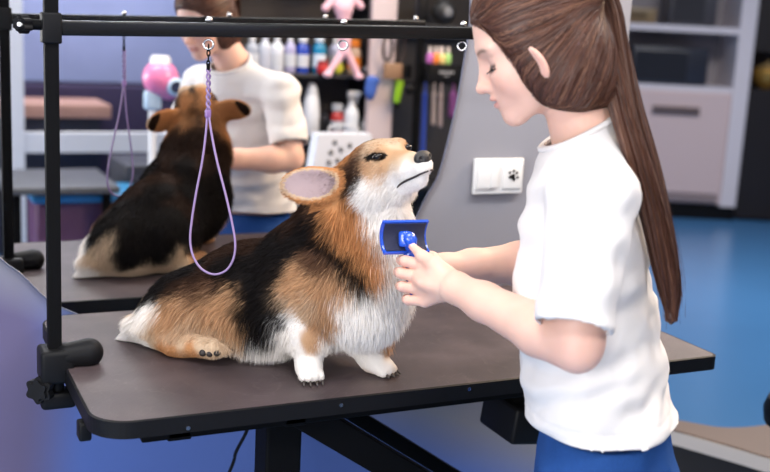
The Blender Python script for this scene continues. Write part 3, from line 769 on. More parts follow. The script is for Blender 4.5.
# left hand: fist round the brush handle, thumb along its neck
PX = VO
HB = Sdf()
wl = WR_L
HB.cone(wl, PX(441, 282, 1.684), .0245, .024, .012)
HB.ell(PX(432, 282, 1.697), (.028, .0330, .0165), frame((-.3,.9,.0)) if False else None, .012)
mc = [(424, 265, 1.706), (420, 277, 1.709), (421, 289, 1.709), (425, 301, 1.706)]
pip = [(405, 261, 1.724), (401, 273, 1.729), (402.5, 286.5, 1.729), (408, 300, 1.722)]
dip = [(401, 260, 1.745), (398, 272, 1.750), (400, 286, 1.749), (406, 299, 1.740)]
tip = [(412, 260, 1.757), (410, 272, 1.762), (411, 285, 1.760), (415, 297, 1.750)]
rad = [(.0108, .0092, .0082, .0072), (.0110, .0094, .0083, .0073), (.0108, .0091, .0081, .0071), (.0098, .0083, .0074, .0065)]
for i in range(4):
    HB.cone(PX(443, 277+i*5, 1.684), PX(*mc[i]), .0155, rad[i][0]+.0008, .010)
for i in range(4):
    ch = [PX(*mc[i]), PX(*pip[i]), PX(*dip[i]), PX(*tip[i])]
    for j in range(3): HB.cone(ch[j], ch[j+1], rad[i][j]*.95, rad[i][j+1]*.95, .003)
HB.cone(PX(449, 280, 1.675), PX(434, 263, 1.684), .0150, .0120, .014)
HB.cone(PX(434, 263, 1.684), PX(422, 256, 1.700), .0112, .0092, .006); HB.cone(PX(422, 256, 1.700), PX(412, 246, 1.722), .0090, .0060, .005)
# right hand resting behind it, fingers lightly bent
HR = Sdf(); wr = WR_R; dd_ = unit(PX(415, 278, 1.79)-wr)
HR.cone(wr, wr+dd_*.02, .0235, .022, .01)
for i in range(4):
    m0 = PX(434-1.5*i, 263+i*7, 1.797); p1 = PX(414, 262+i*8.5, 1.812); p2 = PX(403+i, 266+i*9, 1.822); p3 = PX(399+2*i, 273+i*8.5, 1.812)
    HR.cone(wr+dd_*.018, m0, .0135, .0100, .01)
    for a, b, ra, rb in ((m0, p1, .0092, .0082), (p1, p2, .0082, .0074), (p2, p3, .0074, .0064)): HR.cone(a, b, ra, rb, .0045)
HR.cone(wr+dd_*.005, PX(432, 258, 1.78), .014, .011, .008); HR.cone(PX(432, 258, 1.78), PX(421, 254, 1.775), .0098, .0085, .005); HR.cone(PX(421, 254, 1.775), PX(413, 256, 1.78), .0084, .0062, .005)
SK = (.76, .47, .37); 
def skin_col(P):
    n = len(P); c = np.tile(np.array(SK), (n, 1)); q = gl(P)
    def blend(mask, col): c[:] = c*(1-mask[:, None])+mask[:, None]*np.array(col)
    g = lambda x, y, z, rx, ry, rz, pw=2: np.exp(-((((q[:, 0]-x)/rx)**2+((np.abs(q[:, 1])-y)/ry)**2+((q[:, 2]-z)/rz)**2))**(pw/2))
    blend(.45*g(.07, .04, -.03, .03, .025, .022), (.74, .34, .26)); blend(.30*g(.112, 0, -.028, .02, .02, .015), (.74, .34, .27))
    lip = (np.abs(q[:, 1]) < .023) & (q[:, 0] > .083)
    zz = q[:, 2]; lm = np.clip(1-np.abs(zz+.0545)/.0115, 0, 1)**.5*lip*np.clip((.024-np.abs(q[:, 1]))/.006, 0, 1); blend(.85*lm, (.58, .22, .20))
    mo = lip*np.exp(-((zz+.0545)/.0016)**2)*(np.abs(q[:, 1]) < .019); blend(.8*mo, (.12, .03, .03))
    lash = np.exp(-((zz-(-.0005-.10*(np.abs(q[:, 1])-.032)**2*20))/.0036)**2)*(np.abs(np.abs(q[:, 1])-.034) < .0175)*(q[:, 0] > .050); blend(.95*np.clip(lash, 0, 1), (.02, .012, .01))
    blend(.35*g(.075, .034, .008, .02, .016, .007), (.40, .22, .18))
    bz = .0245+.0045*np.cos((np.abs(q[:, 1])-.034)/.018*1.2)
    br = np.exp(-((zz-bz)/.0032)**2)*np.clip((np.abs(q[:, 1])-.010)/.004, 0, 1)*np.clip((.056-np.abs(q[:, 1]))/.012, 0, 1)*(q[:, 0] > .04); blend(.85*np.clip(br, 0, 1), (.12, .06, .04))
    blend(.35*((np.abs(q[:, 1]) > .068)*(np.abs(q[:, 0]) < .04)*(np.abs(q[:, 2]) < .05)), (.72, .33, .26))
    for k in tip+[(412, 244, 1.722)]+pip: blend(.30*np.exp(-(np.linalg.norm(P-PX(*k), axis=1)/.012)**2), (.78, .33, .28))
    blend(.25*np.exp(-(np.linalg.norm(P-EL_L, axis=1)/.04)**2), (.74, .36, .30))
    c *= (1+.04*vnoise(P, 60, 2))[:, None]
    return np.clip(c, 0, 1)
vs, qs, cs = [], [], []; off = 0
def block(S, h, lo=None, hi=None):
    global off
    v, q = S.mesh(h, lo, hi); vs.append(v); qs.append(q+off); cs.append(skin_col(v)); off += len(v)
hz0 = hO[2]-.135
block(B, .0018, hO+np.array([-.17, -.17, -.135]), hO+np.array([.17, .17, .2]))
block(B, .0045, None, np.array([9, 9, hz0+.004]))
block(HB, .0016); block(HR, .0020)
M_skin = mat('skin', vcol=True, rough=.48, spec=.4, sss=.18)
gb = hipw.copy(); gb[2] = 0
person = thing('person', 'young woman in a white t-shirt and jeans with a long brown ponytail, brushing the corgi', 'person', gb)
raw_mesh('body', np.concatenate(vs), np.concatenate(qs), col=np.concatenate(cs), mats=[M_skin], parent=person)
M_ball = mat('eyeball', (.75, .72, .70), .15); M_iris = mat('iris', (.04, .022, .012), .1)
for s in (1, -1):
    e = MB().ell(G(.0672, s*.0315, .0005), (.0105, .0112, .0105), HW, 16, 10).build('eye', M_ball, person, smooth=True)
    MB().ell(G(.0735, s*.0315, -.0035), (.0050, .0056, .0056), HW, 14, 8).build('iris', M_iris, e, smooth=True)
for s in (1, -1):
    LSH = []
    for k in range(60):
        a = k/59; p0 = np.array([.0810-.013*a**2, s*(.021+.028*a), -.0035+.0015*a]); dr = np.array([.010-.004*a, s*(.001+.006*a), -.0065])*(.8+.4*random.random())
        LSH.append([G(*(p0+dr*t_+np.array([0, 0, .003*t_*t_]))) for t_ in (0, .35, .7, 1)])
    lv_, lq_, lc_ = strands(np.array(LSH), np.outer(np.ones(len(LSH)), [.0006, .0005, .0004, .0001]), np.zeros((len(LSH), 3))+.01)
    raw_mesh('eyelashes', lv_, lq_, mats=[mat('eyelash', (.015, .009, .007), .6)], parent=person)
# nails
M_nail = mat('fingernail', (.80, .52, .46), .25)
def nail(p, q, up, w):
    dd = unit(np.array(q)-np.array(p)); u_ = unit(up-dd*(up@dd)); R_ = np.column_stack([dd, np.cross(u_, dd), u_])
    MB().ell(np.array(q)+u_*w*.75-dd*w*.2, (w*.95, w*.72, w*.28), R_, 14, 8).build('fingernail', M_nail, person, smooth=True)
nail(PX(422, 256, 1.700), PX(412, 246, 1.722), -CF+CR*.3, .0068)

# ---- t-shirt
M_tee = mat('white cotton', (.72, .69, .675), .85, spec=.15, bump=.25, bscale=1400, sheen=.1)
S = Sdf()
tor = [V(582, 168, 1.67), V(584, 205, 1.675), V(584, 250, 1.685), V(586, 310, 1.705), V(592, 375, 1.725), V(601, 432, 1.742), V(603, 452, 1.745)]
S.chain(tor, [.056, .076, .090, .098, .103, .113, .116], .03, A_t)
S.cone(V(584, 122, 1.643), V(584, 166, 1.67), .0545, .062, .02)
S.ell(V(543, 288, 1.665), (.042, .04, .05), None, .05); S.ell(V(550, 282, 1.765), (.042, .04, .05), None, .05)
S.cone(V(586, 164, 1.67), SH_L, .056, .058, .03); S.cone(V(586, 164, 1.67), SH_R, .056, .054, .03)
sl_e = V(571, 336, 1.50); sl_d = unit(sl_e-SH_L); sl_p = V(571, 326, 1.50)
S.clip(SH_L, sl_e, .060, .0525, sl_p, sl_d, .014)
sr_d = unit(EL_R-SH_R); sr_e = SH_R+sr_d*.19; sr_p = SH_R+sr_d*.155; S.clip(SH_R, sr_e, .056, .056, sr_p, sr_d, .014)
v, q = S.mesh(.0042); v = smooth_mesh(v, q, 2)
n_ = vnormals(v, q); v0_ = v.copy(); fn0 = np.cross(v[q[:, 2]]-v[q[:, 0]], v[q[:, 3]]-v[q[:, 1]]); fn0 /= np.linalg.norm(fn0, axis=1)[:, None]+1e-12
# cloth folds: long soft creases that run down from the armpit and gather round the waist
zz = v[:, 2]; rel = (v-HIPC); sc1 = rel@tF; sc2 = rel@tS
fold = .0085*vnoise(np.stack([sc1*.45+zz*.15, sc2*.45, zz*1.6+sc1*.55], 1), 21, 3)+.0030*vnoise(np.stack([sc1+zz*.6, sc2, zz*.7-sc1*.3], 1), 34, 4)
wst = np.exp(-((zz-(HIPC[2]+.13))/.07)**2); fold += wst*.0035*np.sin(zz*110+sc1*55+5*vnoise(v, 11, 6))*(.5+.5*vnoise(v, 7, 12))
top = np.clip((V(570, 140, 1.65)[2]-zz)/.06, .15, 1)
slv = np.exp(-(np.linalg.norm(v-(SH_L+sl_e)/2, axis=1)/.10)**2)
fold = fold*(1-.35*slv)+slv*.0065*vnoise(np.stack([sc1*1.5, sc2*1.5, zz*.35], 1), 24, 8)
seam = np.abs((v-SH_L)@unit(sl_e-SH_L)+.030+.2*((v-SH_L)@tF)); 
sm = np.exp(-(seam/.003)**2)*(np.linalg.norm(v-SH_L, axis=1) < .085)
hem = np.abs(zz-(V(601, 441, 1.60)[2]+.020)); hm = np.exp(-(hem/.0018)**2)
v = v+n_*(fold*top-.0015*sm-.0016*hm)[:, None]
fcn = v[q].mean(1); keep = np.ones(len(q), bool)
hemz = V(601, 441, 1.60)
s_ = (v[q]-hemz)@np.array([0, 0, -1.]); keep &= ~(s_.min(1) > 0); ids = np.unique(q[(s_.min(1) <= 0) & (s_.max(1) > 0)]); lowv = v[ids, 2] < hemz[2]; v[ids[lowv], 2] = hemz[2]
for p_, d_, c0 in ((sl_p, sl_d, sl_p), (sr_p, sr_d, sr_p)):
    s_ = (v0_[q]-p_)@d_; keep &= ~((s_.min(1) > -.0030) & (np.abs((fn0*d_).sum(1)) > .75) & (np.linalg.norm(v0_[q].mean(1)-c0, axis=1) < .075))
# neck opening
nk_c = V(572, 128, 1.645); nk_n = unit(V(574, 106, 1.640)-V(589, 138, 1.648))
nkp = V(584, 126, 1.645)
s_ = (v[q]-nkp)@nk_n; keep &= ~((s_.min(1) > 0)); cr = (s_.min(1) <= 0) & (s_.max(1) > 0); ids = np.unique(q[cr]); ds = (v[ids]-nkp)@nk_n; o_ = ds > 0; v[ids[o_]] -= ds[o_][:, None]*nk_n
q = q[keep]; used = np.unique(q); rm = -np.ones(len(v), int); rm[used] = np.arange(len(used)); v = v[used]; q = rm[q]
tee = raw_mesh('t_shirt', v, q, mats=[M_tee], parent=person)
md = tee.modifiers.new('cloth', 'SOLIDIFY'); md.thickness = .003; md.offset = -1
# ribbed collar
nb = []; Rn = frame(nk_n, tF)
ring = []
tx = nkp-nk_n*.004
for a in np.linspace(0, 2*math.pi, 49)[:-1]:
    dirn = Rn[:, 0]*math.cos(a)+Rn[:, 1]*math.sin(a); r_ = .02
    lo_, hi_ = 0., .14
    for _ in range(24):
        mid = (lo_+hi_)/2
        if S((tx+dirn*mid)[None])[0] < 0: lo_ = mid
        else: hi_ = mid
    ring.append(tx+dirn*lo_)
MB().tube(ring, .0048, 8, close=True).build('collar', M_tee, tee, smooth=True)

# ---- jeans
M_jean = mat('blue denim', (.018, .075, .27), .75, spec=.2, noise=.18, nscale=260, bump=.5, bscale=1500)
J = Sdf()
pel = HIPC.copy(); 
J.chain([pel+np.array([0, 0, .03]), pel+np.array([0, 0, -.05])], [.100, .104], .03, A_t)
J.ell(pel-tF*.035+np.array([0, 0, -.05]), (.09, .09, .08), None, .04)
for h0, kn, an in LEG:
    J.chain([h0+np.array([0, 0, -.02]), kn, an+np.array([0, 0, .02])], [.088, .062, .05], .02)
zc = an[2]
J.post = lambda P, F: np.maximum(F, np.maximum(P[:, 2]-(HIPC[2]+.055), .075-P[:, 2]))
jv, jq = J.mesh(.0055); jn = vnormals(jv, jq); jv = jv+jn*(.0025*vnoise(jv, 30, 1))[:, None]
jn_o = raw_mesh('jeans', jv, jq, mats=[M_jean], parent=person)
# side seam and back pocket edge
sp = J.project([V(640, 444, 1.68)+np.array([0, 0, -.0]), V(643, 472, 1.70), V(645, 500, 1.7)], .0012); MB().tube(spline(sp, 12), .0016, 6).build('seam', M_jean, jn_o, smooth=True)
# shoes
M_shoe = mat('white sneaker', (.7, .7, .7), .5)
for h0, kn, an in LEG:
    X = Sdf(); b0 = an.copy(); b0[2] = .05
    X.cone(b0-tF*.03, b0+tF*.05+np.array([0, 0, -.005]), .042, .042, .02); X.cone(b0+tF*.05, b0+tF*.15+np.array([0, 0, -.012]), .040, .034, .02); X.cone(b0, an+np.array([0, 0, .015]), .042, .044, .02)
    X.post = lambda P, F: np.maximum(F, .004-P[:, 2])
    xv, xq = X.mesh(.005); sh_o = raw_mesh('shoe', xv, xq, mats=[M_shoe], parent=person)

# ---- hair: gathered back into a ponytail
HA = Sdf(); s_ = HSC
for c, r in (((-.014, 0, .050), (.102, .080, .088)), ((-.052, 0, -.034), (.062, .064, .084))): HA.ell(G(*c), np.array(r)*s_, HW, .03)
for s in (1, -1):
    HA.ell(G(-.008, s*.044, -.032), np.array((.064, .034, .092))*s_, HW @ np.array(Matrix.Rotation(math.radians(14), 3, 'Y')), .04)
HA.cone(G(-.02, 0, -.08), G(-.058, 0, -.095), .050*s_, .040*s_, .02)
tie = V(592, 1, 1.60); HA.cone(G(-.09, 0, .045), tie, .05*s_, .016, .02)
zb = np.array([-.150, -.144, -.126, -.094, -.077, -.034, .013, .050, .069, .082, .095]); xb = np.array([-.085, -.078, -.020, .026, .037, .049, .053, .064, .080, .096, .13])
def hair_post(P, F):
    q = gl(P); x, y, z = q.T
    fr = (x-np.interp(z, zb, xb))*.7*s_
    # leave the ear rim showing
    xr = x-.000+.35*(z+.024); ear = (np.sqrt(((xr+.002)/.0055)**2+((z+.024)/.021)**2)-1)*.006*s_; ear = np.where(np.abs(y) > .05, ear, 1.)
    low = (-.150-z)*s_
    kk = .016; hh = np.maximum(kk-np.abs(F-fr), 0)/kk; F = np.maximum(F, fr)+hh*hh*kk*.25
    return np.maximum(F, low)
HA.post = hair_post
hv, hq = HA.mesh(.0028)
HC1, HC2, HC3 = np.array([.032, .012, .008]), np.array([.105, .042, .026]), np.array([.26, .12, .07])
def hcol(n, c0=None):
    r = RNG.random((n, 1)); r2 = RNG.random((n, 1))
    return HC1*(1-r)+HC2*r+(HC3-HC2)*(r2 > .86)*r2
hn = vnormals(hv, hq)
NS = 34000
farea = np.linalg.norm(np.cross(hv[hq[:, 2]]-hv[hq[:, 0]], hv[hq[:, 3]]-hv[hq[:, 1]]), axis=1)/2
fr_ = gl(hv[hq].mean(1)); fi = RNG.choice(len(hq), NS, p=farea/farea.sum())
P0 = hv[hq[fi]].mean(1)+RNG.normal(size=(NS, 3))*.0008
Kh = 14; ts = np.linspace(0, 1, Kh)
lock = vnoise(P0, 90, 4)*.0006
path = []
HA2 = Sdf(); HA2.ops = HA.ops
def front_only(P, F):
    x, y, z = gl(P).T; fr = (x-np.interp(z, zb, xb))*.7*s_; kk = .016; hh = np.maximum(kk-np.abs(F-fr), 0)/kk; return np.maximum(F, fr)+hh*hh*kk*.25
HA2.post = front_only
okb = B(P0) > -.0015; P0 = P0[okb]; NS = len(P0); lock = lock[okb]
tgt = tie+RNG.normal(size=(NS, 3))*.005
dT = np.linalg.norm(tgt-P0, axis=1); Ls = dT*np.clip(.55+.5*RNG.random(NS), 0, 1)
fr_l = Ls/np.maximum(np.linalg.norm(tgt-P0, axis=1), 1e-3)
offs = .0005+.0012*RNG.random(NS)+lock
p = P0.copy(); PN = []

for k_ in range(Kh):
    for _ in range(3 if k_ == 0 else 2):
        g = HA2.grad(p); p = p-g*((HA2(p)-offs)[:, None])
    path.append(p.copy()); PN.append(g)
    to = tgt-p; rem = np.linalg.norm(to, axis=1); tg = to-g*(to*g).sum(1)[:, None]; tg /= np.linalg.norm(tg, axis=1)[:, None]+1e-9
    p = p+tg*np.minimum(Ls/(Kh-1)*1.15, rem*.5)[:, None]
PN = np.stack(PN, 1)
PH = np.stack(path, 1)
Wd = np.outer(np.full(NS, .00055), np.r_[.5, np.ones(Kh-4), .8, .5, .2])
lk = vnoise((P0-tie)/dT[:, None], 26, 3)*.5+.5; lk2 = vnoise((P0-tie)/dT[:, None], 60, 9)*.5+.5
sc0 = hcol(NS)*(.45+.65*lk+.55*lk2)[:, None]
noear = np.ones(NS, bool)
sv, sq, scol = strands(PH[noear], Wd[noear], sc0[noear], PN[noear])
# ponytail
pt = [V(592, 2, 1.600), V(601, -4, 1.600), V(609, 18, 1.595), V(615, 55, 1.59), V(627, 112, 1.585), V(643, 165, 1.585), V(656, 215, 1.590), V(667, 268, 1.605), V(671, 300, 1.615), V(671, 322, 1.617)]
pr = [.012, .019, .0215, .0230, .0225, .0215, .0205, .0195, .0140, .004]
cl = spline(pt, 40); cr_ = np.interp(np.linspace(0, 1, 40), np.linspace(0, 1, len(pr)), pr)
PT = Sdf(); PT.chain(cl[::2], [r*.72 for r in cr_[::2]], .01); PT.cone(cl[38], cl[39], .008, .003, .01)
pv, pq = PT.mesh(.003)
NP = 9000; ang = RNG.random(NP)*2*math.pi; rad_ = np.sqrt(.25+.75*RNG.random(NP)); end = .80+.2*RNG.random(NP)**.6; Kp = 22
fr3 = []
prev = unit(np.cross(cl[1]-cl[0], [1, 0, 0]))
for i in range(40):
    tg = unit(cl[min(i+1, 39)]-cl[max(i-1, 0)]); prev = unit(prev-tg*(prev@tg)); fr3.append((prev, np.cross(tg, prev)))
U1 = np.array([f[0] for f in fr3]); U2 = np.array([f[1] for f in fr3])
path = []
for k in range(Kp):
    s = end*k/(Kp-1)*39; i0 = np.clip(s.astype(int), 0, 38); f = (s-i0)[:, None]
    C_ = cl[i0]*(1-f)+cl[i0+1]*f; A1 = U1[i0]*(1-f)+U1[i0+1]*f; A2 = U2[i0]*(1-f)+U2[i0+1]*f; R_ = cr_[i0]*(1-f[:, 0])+cr_[i0+1]*f[:, 0]
    wob = ang+.5*np.sin(s*.10+ang*3)*.35
    R_ = np.maximum(R_, .009*np.clip(s/39, 0, 1))
    path.append(C_+(A1*np.cos(wob)[:, None]+A2*np.sin(wob)[:, None])*(R_*rad_*(1+.10*np.sin(s*.35+ang*5)))[:, None])
PP2 = np.stack(path, 1); W2 = np.outer(np.full(NP, .0007), np.r_[np.ones(Kp-3), .8, .5, .1])
lk = vnoise(np.stack([ang*.9, rad_*0, ang*0], 1), 3.2, 5)*.5+.5; cc2 = hcol(NP)*(.5+1.1*lk)[:, None]
pv2, pq2, pc2 = strands(PP2, W2, cc2)
# loose single hairs
NL = 60; ll = []
for i in range(NL):
    j = RNG.integers(0, NP); a = PP2[j].copy(); k = np.linspace(0, 1, Kp)[:, None]; a += unit(RNG.normal(size=3))*(k**1.5)*(.006+.012*RNG.random()); ll.append(a)
lv, lq, lc = strands(np.array(ll), np.full((NL, Kp), .00025), hcol(NL))
arrs = [(hv, hq, np.tile(HC1*2.0, (len(hv), 1))), (sv, sq, scol), (pv, pq, np.tile(HC1*1.6, (len(pv), 1))), (pv2, pq2, pc2), (lv, lq, lc)]
o_ = 0; av, aq, ac = [], [], []
for a, b, c in arrs: av.append(a); aq.append(b+o_); ac.append(c); o_ += len(a)
M_hair = mat('brown hair', vcol=True, rough=.42, spec=.35)
raw_mesh('hair', np.concatenate(av), np.concatenate(aq), col=np.concatenate(ac), mats=[M_hair], parent=person)
tr = frame(unit(cl[2]-cl[0])); pts = [cl[1]+.0155*(tr[:, 0]*math.cos(a)+tr[:, 1]*math.sin(a)) for a in np.linspace(0, 2*math.pi, 31)[:-1]]
MB().tube(pts, .0042, 10, close=True).build('hair_tie', mat('pale hair tie', (.45, .40, .42), .6), person, smooth=True)

V = VO
# ================================================================== THE BRUSH
M_bb = mat('blue plastic', (.012, .075, .52), .22, coat=.5); M_bp = mat('dark brush pad', (.012, .016, .05), .7, bump=.6, bscale=1500)
bc = V(406, 237, 1.735)
bx = unit(CR*.93+CF*-.30+CU*.03); bz = unit(CU-bx*(CU@bx)); by = np.cross(bz, bx)    # width, up, away
RB = np.column_stack([bx, by, bz])
def arcplate(mb, w0, w1, half, r_, th, zc, n=22, thk=None):
    """a plate bent like '(' : curve lies in the plane (bend direction, up), extruded along its width"""
    out = []
    for k in range(n+1):
        a = -half+2*half*k/n
        out.append((math.cos(a), math.sin(a)))
    poly = [(-(r_)*c+r_, r_*s) for c, s in out]+[(-(r_-th)*c+r_, (r_-th)*s) for c, s in out[::-1]]
    return poly
hvw = unit(bx*.80+by*.62)                       # extrusion axis of the plate
bend = unit(np.cross(hvw, bz)); bend = bend if bend@CR > 0 else -bend
# plate: bulges to the left (towards the dog), both ends open to the right
bulge = unit(CR*.90+CF*.35)
ext = unit(CR*.86+CF*.50+CU*.0); ext = unit(ext-bz*(ext@bz)); nrm = np.cross(bz, ext); nrm = nrm if nrm@CR < 0 else -nrm
RP = np.column_stack([-nrm, bz*1.0, np.cross(-nrm, bz)])
t = thing('grooming_brush', 'blue curved slicker brush held against the white throat of the corgi', 'brush', bc-np.array([0, 0, .07]))
half = .85; r_ = .037
ol = arcplate(None, 0, 0, half, r_, .0045, 0)
MB().prism(ol, -.043, .043, RP, bc-RP[:, 0]*.012).build('brush_head', M_bb, t, smooth='auto')
pd = arcplate(None, 0, 0, half*.9, r_-.0048, .0015, 0); pd = [(x+.0048, y) for x, y in pd]
MB().prism(pd, -.039, .039, RP, bc-RP[:, 0]*.012).build('inner_pad', M_bp, t, smooth='auto')
pn = MB()
for i in range(15):
    for j in range(9):
        a = (-half+.15)+(2*half-.3)*j/8; z_ = -.030+.060*i/14
        o1 = bc-RP[:, 0]*.012+RP@np.array([r_-r_*math.cos(a), r_*math.sin(a), z_*1.2]); dr = RP@np.array([-math.cos(a), math.sin(a), 0]); pn.tube([o1, o1+dr*.008, o1+dr*.010-bz*.002], .00035, 4)
pins = pn.build('pins', M_chrome, t); pins['kind'] = 'stuff'
hb = bc+RP[:, 0]*.002
MB().tube(spline([hb+RP[:, 0]*(-.008), hb+RP[:, 0]*.010-bz*.004, V(410, 250, 1.742), V(409, 262, 1.742), V(412, 282, 1.738), V(417, 304, 1.732)], 24), list(np.interp(np.linspace(0, 1, 24), [0, .2, .4, .7, 1], [.010, .012, .0095, .0095, .0075])), 16).build('handle', M_bb, t, smooth=True)
MB().box(V(404, 239, 1.728), (.016, .016, .026), RB, bev=.005).build('handle_mount', M_bb, t, smooth='auto')
# ================================================================== THINGS SEEN IN THE MIRROR (they stand behind the camera side of the room)
SV = .30
def mb_px(x, y): p = mv(x, y, SV); return p[0], p[2]
# shelf unit
u_l, u_r = 1.27, 1.885
z_up = mv(320, 74, SV)[2]; z_lo = mv(330, 136, SV)[2]
M_shelf = mat('charcoal shelf board', (.03, .03, .034), .5)
t = thing('display_shelf', 'charcoal shelving full of grooming bottles reflected in the mirror', 'shelf', ((u_l+u_r)/2, .17, 0))
MB().box(((u_l+u_r)/2, .045, 1.15), (u_r-u_l, .02, 2.3), bev=.002).build('back_panel', mat('shelf back', (.045, .042, .05), .6, noise=.3, nscale=5), t)
for u in (u_l, u_r): MB().box((u, .17, 1.15), (.02, .27, 2.3), bev=.002).build('side_panel', M_shelf, t)
for z in (.35, .66, z_lo-.011, z_up-.008, 1.62, 1.98): MB().box(((u_l+u_r)/2, .175, z), (u_r-u_l-.022, .24, .016), bev=.002).build('shelf', M_shelf, t)
def bottle(px, zb, h, r, col, cap, label, v=.26, name='bottle', cat='bottle', capr=.45, shape='b', trans=False):
    p = mv(px, 100, v); b = np.array([p[0], v, zb])
    t = thing(name, label, cat, b, 'bottles on the shelf')
    mcol = mat('bottle %.2f %.2f %.2f' % col, col, .25, spec=.6); mcap = mat('cap %.2f %.2f %.2f' % cap, cap, .3)
    if shape == 'b':
        MB().lathe(b, [(r*.92, 0), (r, .006), (r, h*.62), (r*.93, h*.68), (r*.5, h*.76), (r*.4, h*.79)], 20).build('bottle_body', mcol, t, smooth='auto')
        MB().lathe(b+np.array([0, 0, h*.785]), [(r*capr, 0), (r*capr, h*.19), (r*capr*.85, h*.215)], 16).build('cap', mcap, t, smooth='auto')
        MB().lathe(b+np.array([0, 0, h*.16]), [(r*1.01, 0), (r*1.012, h*.32)], 20).build('label_band', mcap, t, smooth='auto')
    elif shape == 's':
        MB().lathe(b, [(r*.92, 0), (r, .006), (r, h*.45), (r*.9, h*.55), (r*.45, h*.68), (r*.4, h*.72)], 20).build('bottle_body', mcol, t, smooth='auto')
        hd = MB(); hd.cyl(b+np.array([0, 0, h*.71]), b+np.array([0, 0, h*.80]), r*.45); hd.box(b+np.array([r*.25, 0, h*.90]), (r*1.7, r*.7, h*.15), bev=.006); hd.build('spray_head', mcap, t, smooth='auto')
        MB().box(b+np.array([r*.75, 0, h*.77]), (r*.18, r*.35, h*.16), frame((.35, 0, 1)), bev=.002).build('trigger', mcap, t, smooth='auto')
        MB().cyl(b+np.array([r*1.05, 0, h*.92]), b+np.array([r*1.35, 0, h*.92]), r*.18).build('nozzle', mcap, t, smooth='auto')
    elif shape == 't':
        MB().lathe(b, [(r*.8, 0), (r, h*.05), (r*1.02, h*.45), (r*.86, h*.72), (r*.70, h*.80), (r*.62, h*.9), (r*.3, h)], 20).build('bottle_body', mcol, t, smooth='auto')
        MB().lathe(b+np.array([0, 0, h*.8]), [(r*.72, 0), (r*.66, h*.1), (r*.35, h*.215)], 16).build('cap', mcap, t, smooth='auto')
    return t
W_ = (.58, .60, .64)
zu, zl = z_up, z_lo-.003
bottle(250, zu, .15, .030, (.35, .38, .45), W_, 'grey-blue bottle with a white cap, leftmost on the upper shelf')
bottle(263, zu, .16, .026, (.55, .58, .66), (.5, .52, .6), 'pale grey bottle on the upper shelf, second from the left')
bottle(275, zu, .155, .028, (.70, .72, .78), W_, 'white bottle on the upper shelf beside the pale grey one')
bottle(288, zu, .16, .024, (.40, .38, .58), W_, 'slim lavender bottle on the upper shelf, left of the dark blue bottle')
bottle(300.5, zu, .158, .027, (.02, .06, .42), W_, 'dark blue bottle with a white cap on the upper shelf', capr=.7)
bottle(317, zu, .165, .029, (.01, .22, .42), (.65, .75, .85), 'teal bottle with a pale cap on the upper shelf', capr=.7)
bottle(333, zu, .155, .030, (.55, .58, .80), W_, 'pale lavender bottle behind the pink toy legs', v=.20)
bottle(352, zu, .145, .030, (.55, .38, .28), (.85, .25, .03), 'beige bottle with an orange cap beside the pink toy', capr=.8, v=.22)
b = mv(321, 100, .29); b[2] = zu
jr = thing('jar', 'small round red jar in front of the teal bottle', 'jar', b); MB().lathe(b, [(.02, 0), (.026, .008), (.027, .030), (.022, .040)], 18).build('jar_body', mat('red plastic', (.45, .02, .02), .3), jr, smooth='auto'); MB().lathe(b+np.array([0, 0, .040]), [(.023, 0), (.023, .012), (.018, .015)], 18).build('lid', mat('dark red plastic', (.25, .01, .015), .3), jr, smooth='auto')
b = mv(336, 100, .28); b[2] = zu
bl = MB().ell(b+np.array([0, 0, .026]), (.026, .026, .026)).build('ball', mat('yellow rubber', (.75, .72, .05), .5, noise=.1), smooth=True); tag(bl, 'small yellow rubber ball on the upper shelf between the pink toy legs', 'ball')
# pink plush toy sitting on the shelf edge
M_pink = mat('pink plush', (.85, .50, .58), .9, bump=.4, bscale=300, sheen=.3)
b = mv(344, 60, .33); b[2] = zu
P3 = lambda x, y, v=.33: mv(x, y, v)
tt_ = thing('plush_toy', 'long-legged pink plush toy hanging beside the shelf bottles', 'toy', b)
X = Sdf(); X.ell(P3(343, 6), (.042, .035, .040), None, .02); X.cone(P3(343, 10), P3(344, 38), .030, .022, .02); X.cone(P3(344, 38), P3(344, 52), .022, .024, .02)
X.cone(P3(335, -4), P3(325, 8), .014, .016, .012); X.cone(P3(351, -4), P3(360, 6), .014, .016, .012)
xv, xq = X.mesh(.005); raw_mesh('toy_body', xv, xq, mats=[M_pink], parent=tt_)
for e_, f_ in (((344, 50), (327, 74)), ((345, 50), (358, 76))):
    X = Sdf(); X.cone(P3(*e_), P3(*f_), .017, .012, .01); X.ell(P3(*f_)+np.array([0, 0, -.002]), (.02, .018, .012), None, .01); xv, xq = X.mesh(.004); raw_mesh('toy_leg', xv, xq, mats=[M_pink], parent=tt_)
X = Sdf(); X.ell(P3(343, -20), (.040, .036, .036), None, .01); X.cone(P3(336, -32), P3(334, -44), .012, .008, .01); X.cone(P3(350, -32), P3(352, -44), .012, .008, .01); xv, xq = X.mesh(.004); raw_mesh('toy_head', xv, xq, mats=[M_pink], parent=tt_)
b = mv(372, 70, .24); b[2] = zu
gl_ = Sdf(); gl_.ell(b+np.array([0, 0, .02]), (.045, .04, .022), None, .01); gl_.ell(b+np.array([.02, 0, .03]), (.03, .03, .02), None, .01); gl_.post = lambda P, F: np.maximum(F, zu+.001-P[:, 2])
xv, xq = gl_.mesh(.005); tag(raw_mesh('folded_towel', xv, xq, mats=[mat('grey towel', (.35, .36, .40), .95)]), 'crumpled grey towel at the right end of the upper shelf', 'towel')
